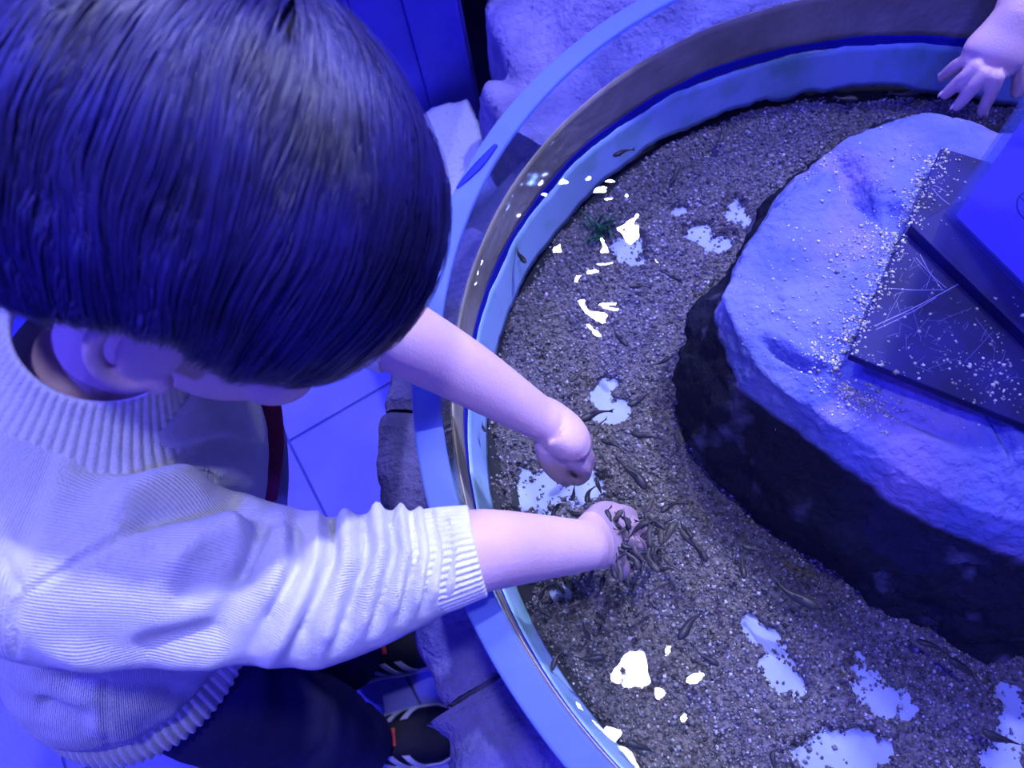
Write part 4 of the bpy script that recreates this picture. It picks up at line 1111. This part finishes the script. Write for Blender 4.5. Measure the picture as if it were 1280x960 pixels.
sh3 = n2 * 2 - sh2 - [0, 0, .03]; sh3[2] = .79; el3 = sh3 + np.array([.02, .0, -.18]); wr3 = el3 + f2 * .10 + [0, 0, -.12]
b2.append(limb([sh3, el3, wr3, wr3 + f2 * .03 - [0, 0, .05]], [.034, .028, .018, (.022, .012)], s2))
for q in (-.02, -.007, .007, .02): b2.append(finger([wr3 + f2 * .03 + s2 * q - [0, 0, .05], wr3 + f2 * .04 + s2 * q - [0, 0, .075], wr3 + f2 * .035 + s2 * q - [0, 0, .095], wr3 + f2 * .03 + s2 * q - [0, 0, .105]]))
lg = []
for s in (-1, 1):
    h = hip2 + s2 * .045 * s; k_ = h + f2 * .03 - [0, 0, .24]; a = h - [0, 0, .44]
    b2.append(limb([h, k_, a], [.052, .038, .026], s2)); lg.append((h, k_, a, s))
    b2.append(limb([a - [0, 0, .02], a + f2 * .06 - [0, 0, .035]], [(.026, .02), (.026, .014)], s2))
m2_ = remesh(b2, .0018, 3, .5); o2 = obj('body', m2_, M['skin'], ch2)
# finger nails
for a in FIN2:
    p_, q_ = pt(*a[3]), pt(*a[2]); d = nrm(p_ - q_); s_ = nrm(np.cross(d, (0, 0, 1))); u_ = np.cross(s_, d); u_ = u_ if u_[2] > 0 else -u_
    V, F = ell(p_ + d * .0004 + u_ * .0036, np.array([d, s_, u_]), (.0046, .0036, .0013), 14); part('nail', V, F, M['nail'], o2)
simple_hair(L2, Fw2, Rt2, Up2, Hc2, ch2)
for s in (-1, 1):
    V, F = ell(L2(.078, s * .029, -.010), np.array([Fw2, Rt2, Up2]), (.0085, .0105, .006), 18); part('eye', V, F, M['eye'], o2)
    V, F = ell(L2(.0845, s * .029, -.011), np.array([Fw2, Rt2, Up2]), (.003, .0046, .0046), 14); part('iris', V, F, M['iris'], o2)
V, F = ell(L2(.0815, 0, -.0605), np.array([Fw2, Rt2, Up2]), (.0075, .016, .006), 20); part('lips', V, F, M['lip'], o2)
jk = [loft([hip2 - [0, 0, .01], hip2 * .5 + n2 * .5, n2 - [0, 0, .035], n2], [(.105, .085), (.11, .085), (.10, .066), (.055, .05)], s2, n=30, seg=40),
      loft([sh2 + (n2 - sh2) * .2, sh2, el2 + (sh2 - el2) * .1], [.052, .052, .042], s2, n=24, seg=30), loft([sh3 + (n2 - sh3) * .2, sh3, el3, wr3 + (el3 - wr3) * .15], [.052, .05, .042, .032], s2, n=30, seg=30)]
jm = remesh(jk, .005, 6); V = get_co(jm); jmn = get_no(jm); set_co(jm, V + jmn * (.003 * fbm(V, 22, 3))[:, None]); obj('jacket', jm, M['jacket'], ch2)
tk = [loft([hip2 + [0, 0, .05], hip2 - [0, 0, .06]], [(.09, .075), (.085, .07)], s2, n=12, seg=30)] + [loft([h, k_, a + [0, 0, .01]], [.064, .054, .045], s2, n=24, seg=26) for h, k_, a, s in lg]
obj('trousers', remesh(tk, .005, 6), M['trouser'], ch2)
for h, k_, a, s in lg:
    V, F = loft([a - f2 * .035 + [0, 0, -.025], a + f2 * .02 + [0, 0, -.022], a + f2 * .07 + [0, 0, -.030], a + f2 * .105 + [0, 0, -.036]], [(.026, .030), (.032, .032), (.036, .026), (.026, .018)], s2, n=24, seg=24)
    V[:, 2] = np.maximum(V[:, 2], 0.0); part('shoe', V, F, M['shoe'], ch2)
# ------------------------------------------------------------------ fish
def fish_meshes(bend, pale):
    """unit length fish, head towards +x, belly down; returns part meshes"""
    n, sg = 22, 14
    t = np.linspace(0, 1, n)
    w = np.interp(t, [0, .05, .15, .3, .5, .7, .85, 1], [.020, .065, .098, .108, .090, .058, .030, .018])
    h = np.interp(t, [0, .05, .15, .3, .5, .7, .85, 1], [.012, .046, .078, .095, .085, .056, .034, .030])
    def mid(s): return np.stack([.5 - s * .84, bend * (.55 * (s - .15) ** 2 - .08 * s) + .02 * np.sin(s * 6.5), 0 * s], -1)
    c = mid(t); T = np.gradient(c, axis=0); T /= np.linalg.norm(T, axis=1)[:, None]; A = np.stack([-T[:, 1], T[:, 0], 0 * t], -1)
    th = np.linspace(0, 2 * PI, sg, endpoint=False)
    V = c[:, None] + A[:, None] * (w[:, None] * np.cos(th))[..., None] + np.array([0, 0, 1.0]) * (h[:, None] * np.sin(th))[..., None]
    V = V.reshape(-1, 3); F = [tuple(reversed(f)) for f in grid_faces(n, sg)]; F += [tuple(range(sg)), tuple((n - 1) * sg + k for k in range(sg))[::-1]]
    body = mesh_from('fish_body', V, F)
    def plate(pts, nv, th_=.006):
        p = np.array(pts, float); nv = nrm(nv) * th_; k = len(p)
        return mesh_from('fin', np.vstack([p + nv, p - nv]), [tuple(range(k)), tuple(range(2 * k - 1, k - 1, -1))] + [(i, i + k, (i + 1) % k + k, (i + 1) % k) for i in range(k)])
    e = c[-1]; d = T[-1] if T[-1][0] < 0 else -T[-1]; d = nrm(mid(np.array([1.0]))[0] - mid(np.array([.9]))[0]); nv = np.array([-d[1], d[0], 0])
    up = np.array([0, 0, 1.0])
    tail = plate([e - d * .02 + up * .022, e + d * .14 + up * .10 + nv * .02 * np.sign(bend + .01), e + d * .10 + nv * .014, e + d * .15 - up * .095 + nv * .02, e - d * .02 - up * .022], nv, .007)
    q = [mid(np.array([s]))[0] for s in (.36, .42, .55, .60)]
    dors = plate([q[0] + up * .085, q[1] + up * .150, q[2] + up * .118, q[3] + up * .070], A[10], .006)
    g = mid(np.array([.24]))[0]
    pecs = [plate([g + A[5] * s * .07 - up * .03, g + A[5] * s * .135 + np.array([-.07, 0, -.045]), g + A[5] * s * .10 + np.array([-.11, 0, -.05]), g + A[5] * s * .062 + np.array([-.05, 0, -.04])], up, .004) for s in (1, -1)]
    ev, ef = ell(mid(np.array([.07]))[0] + np.array([0, 0, .014]), np.eye(3), (.013, .052, .013), 10)
    eye = mesh_from('fish_eye', ev, ef)
    for m_ in (tail, dors, *pecs): m_.materials.append(M['fin'])
    body.materials.append(M['fishpale'] if pale else M['fish']); eye.materials.append(M['iris'])
    for m_ in (body, eye): m_.polygons.foreach_set('use_smooth', np.ones(len(m_.polygons), bool))
    return body, tail, dors, pecs, eye
FM = {(b, p): fish_meshes(b, p) for b in (-.9, -.35, .0, .35, .9) for p in (0, 1)}
def add_fish(hx, hy, tx, ty, z, bend=0.0, pale=0, label=None, group=None, pitch=0.0):
    a, b = P(hx, hy, z), P(tx, ty, z - pitch); d = a - b; ln_ = np.linalg.norm(d); c = (a + b) / 2
    key = min(FM, key=lambda k: abs(k[0] - bend) + (0 if k[1] == pale else 10))
    r = empty('fish', c); r.rotation_euler = (0, -math.asin(d[2] / ln_), math.atan2(d[1], d[0])); r.scale = (ln_,) * 3
    tag(r, label, 'fish', group)
    bo, ta, do_, pe, ey = FM[key]
    for nm, m_ in (('fish_body', bo), ('tail_fin', ta), ('dorsal_fin', do_), ('pectoral_fin', pe[0]), ('pectoral_fin', pe[1]), ('eyes', ey)):
        o = bpy.data.objects.new(nm, m_); COL.objects.link(o); o.parent = r
    return r
G_OPEN, G_SWARM, G_WALL = 'fish swimming in open water', 'fish swarming at the hands', 'fish along the far wall'
L_SW = 'small dark fish in the dense swarm nibbling at the lower hand'
L_UP = 'small dark fish hovering beside the closed fist'
L_OP = 'single dark fish gliding over open gravel away from the hands'
L_WB = 'dim fish close to the pale blue wall base of the tank'
L_RK = 'dim fish beside the dark underwater flank of the island rock'
FISH = [  # head xy, tail xy, z, bend, pale, label, group
    (807, 612, 774, 566, .555, -.35, 0, 'thick dark fish with long tapered body heading down past the fist', G_OPEN),
    (724, 525, 764, 507, .560, .35, 0, 'thin dark fish with upcurved tail over the pale patch by the fist', G_OPEN),
    (784, 506, 819, 493, .560, -.35, 0, 'short dark fish just beyond the pale patch near the island rock', G_OPEN),
    (789, 541, 829, 549, .545, .0, 0, 'dark fish level between fist and island rock', G_OPEN),
    (751, 549, 784, 561, .560, .35, 0, L_UP, G_SWARM), (733, 628, 736, 603, .556, .9, 0, L_UP, G_SWARM), (714, 626, 722, 604, .552, -.35, 0, L_UP, G_SWARM),
    (742, 545, 754, 520, .530, .35, 1, L_UP, G_SWARM), (700, 630, 682, 652, .545, 0, 0, L_UP, G_SWARM), (760, 580, 744, 560, .530, 0, 1, L_UP, G_SWARM),
    (785, 433, 760, 409, .525, .35, 0, 'dark fish over gravel beyond the raised forearm', G_OPEN), (838, 447, 815, 460, .515, .35, 0, L_OP, G_OPEN), (712, 477, 734, 459, .505, 0, 1, L_OP, G_OPEN),
    (852, 351, 826, 339, .510, .0, 0, L_OP, G_OPEN), (886, 358, 898, 340, .515, .0, 0, L_OP, G_OPEN), (785, 357, 815, 356, .500, .35, 1, L_OP, G_OPEN), (850, 205, 836, 235, .495, 0, 1, L_OP, G_OPEN),
    (1024, 761, 958, 729, .530, .35, 0, 'longest dark fish with straight body below the swarm near the island rock', G_OPEN),
    (930, 724, 925, 686, .530, .35, 0, L_OP, G_OPEN), (927, 681, 960, 694, .530, -.35, 0, L_OP, G_OPEN), (883, 703, 866, 668, .540, -.35, 0, L_SW, G_SWARM), (850, 660, 886, 700, .530, .35, 1, L_SW, G_SWARM),
    (848, 799, 876, 757, .545, .35, 0, 'dark fish slanting upward below the swarm', G_OPEN), (757, 822, 713, 827, .530, .35, 0, 'dark fish lying level near the polished tank rim', G_OPEN), (690, 838, 697, 806, .520, .9, 0, L_OP, G_OPEN),
    (737, 800, 724, 774, .520, .35, 0, L_OP, G_OPEN), (836, 728, 808, 737, .525, -.35, 1, L_SW, G_SWARM), (899, 832, 862, 812, .515, .35, 0, L_OP, G_OPEN), (783, 926, 825, 944, .515, .0, 0, L_OP, G_OPEN),
    (966, 938, 968, 975, .525, 0, 0, L_OP, G_OPEN), (1146, 800, 1190, 815, .505, .35, 0, L_RK, G_OPEN), (1186, 822, 1230, 852, .510, .35, 0, L_RK, G_OPEN), (1228, 912, 1280, 940, .515, -.35, 0, L_OP, G_OPEN),
    (853, 555, 846, 530, .500, 0, 1, L_RK, G_OPEN), (1000, 610, 962, 618, .505, .35, 1, L_RK, G_OPEN), (930, 612, 952, 605, .49, 0, 1, L_RK, G_OPEN),
    (900, 178, 906, 152, .500, 0, 1, L_WB, G_WALL), (1150, 116, 1110, 121, .494, .35, 0, L_WB, G_WALL), (1072, 124, 1040, 122, .494, 0, 1, L_WB, G_WALL), (766, 195, 792, 183, .530, .35, 0, L_WB, G_WALL),
    (657, 329, 641, 309, .530, .35, 0, L_WB, G_WALL), (1036, 14, 1040, -6, .560, .9, 0, 'small curved fish high against the brown far wall', G_WALL), (607, 540, 600, 528, .52, .35, 0, L_WB, G_WALL),
    (826, 640, 852, 618, .545, .9, 0, L_SW, G_SWARM), (806, 640, 822, 620, .54, -.35, 1, L_SW, G_SWARM), (792, 648, 784, 622, .555, .35, 1, L_SW, G_SWARM), (818, 668, 838, 644, .54, .35, 0, L_SW, G_SWARM),
    (780, 690, 812, 660, .555, 0, 0, L_SW, G_SWARM), (846, 652, 820, 690, .53, 0, 1, L_SW, G_SWARM), (772, 660, 755, 640, .560, .35, 0, L_SW, G_SWARM), (752, 668, 742, 690, .585, .35, 1, L_SW, G_SWARM),
    (765, 672, 790, 668, .568, .9, 1, L_SW, G_SWARM), (768, 690, 790, 705, .560, -.35, 0, L_SW, G_SWARM), (760, 700, 775, 728, .555, .35, 1, L_SW, G_SWARM), (778, 714, 800, 700, .548, .35, 0, L_SW, G_SWARM),
    (748, 648, 756, 664, .588, 0, 1, L_SW, G_SWARM), (795, 690, 806, 720, .53, .35, 0, L_SW, G_SWARM), (810, 690, 835, 712, .525, .35, 1, L_SW, G_SWARM), (742, 712, 730, 736, .545, -.35, 0, L_SW, G_SWARM),
    (755, 720, 748, 750, .535, .35, 0, L_SW, G_SWARM), (770, 735, 792, 755, .525, .35, 0, L_SW, G_SWARM), (720, 728, 736, 706, .55, .35, 0, L_SW, G_SWARM), (705, 742, 690, 720, .54, 0, 0, L_SW, G_SWARM),
    (674, 750, 684, 722, .545, .9, 0, 'dark curved fish under the bare lower forearm by the rim', G_SWARM), (700, 655, 676, 640, .545, .35, 0, L_SW, G_SWARM), (685, 650, 660, 655, .535, .0, 0, L_SW, G_SWARM), (712, 640, 742, 648, .56, -.35, 0, L_SW, G_SWARM),
    (726, 752, 700, 764, .525, .35, 1, L_SW, G_SWARM), (690, 772, 668, 758, .515, 0, 0, L_SW, G_SWARM), (745, 765, 762, 782, .515, .35, 0, L_SW, G_SWARM), (788, 735, 770, 718, .54, .35, 0, L_SW, G_SWARM),
    (800, 655, 776, 652, .558, .35, 0, L_SW, G_SWARM), (758, 682, 782, 680, .565, .0, 0, L_SW, G_SWARM), (772, 648, 796, 634, .556, .9, 1, L_SW, G_SWARM), (866, 672, 844, 650, .535, .35, 0, L_SW, G_SWARM),
    (735, 590, 722, 606, .545, .35, 1, L_UP, G_SWARM), (650, 640, 632, 628, .53, .35, 0, L_WB, G_WALL), (648, 655, 628, 662, .525, 0, 0, L_WB, G_WALL),
]
for k in range(34):       # the rest of the swarm round the lower hand
    cx_, cy_ = random.gauss(785, 30), random.gauss(678, 30); a_ = random.uniform(0, 2 * PI); l_ = random.uniform(11, 20)
    if cx_ < 742: cx_ = 1490 - cx_
    z_ = random.uniform(.52, .590)
    FISH.append((cx_ + l_ * math.cos(a_), cy_ + l_ * math.sin(a_), cx_ - l_ * math.cos(a_), cy_ - l_ * math.sin(a_), z_, random.choice([-.9, -.35, .35, .9]), random.choice([0, 0, 1]), L_SW, G_SWARM))
for k in range(24):       # those that swim over the fingers
    cx_, cy_ = random.uniform(748, 812), random.uniform(632, 716); a_ = random.uniform(0, 2 * PI); l_ = random.uniform(12, 19)
    FISH.append((cx_ + l_ * math.cos(a_), cy_ + l_ * math.sin(a_), cx_ - l_ * math.cos(a_), cy_ - l_ * math.sin(a_), random.uniform(.588, .5945), random.choice([-.9, -.35, .35, .9]), random.choice([0, 1, 1]), L_SW, G_SWARM))
for hx, hy, tx, ty, z, b, p_, lb, gr in FISH: add_fish(hx, hy, tx, ty, z, b, p_, lb, gr, pitch=random.uniform(-.004, .008))

# ------------------------------------------------------------------ algae tuft on the gravel
tuft = empty('algae_tuft', (*P(752, 292, .478)[:2], .474)); tag(tuft, 'dark green algae tuft growing on the gravel near the far wall', 'algae')
for k in range(46):
    a, r_ = random.uniform(0, 2 * PI), random.uniform(0, .017); q = np.array(tuft.location) + [r_ * math.cos(a), r_ * math.sin(a), 0]
    tp = q + np.array([random.gauss(0, .008), random.gauss(0, .008), random.uniform(.006, .018)])
    V, F = loft([q, (q + tp) / 2 + [0, 0, .004], tp], [(.0016, .0006), (.0014, .0005), (.0005, .0003)], (1, 0, 0), n=6, seg=6)
    part('blade', V, F, M['algae'], tuft)
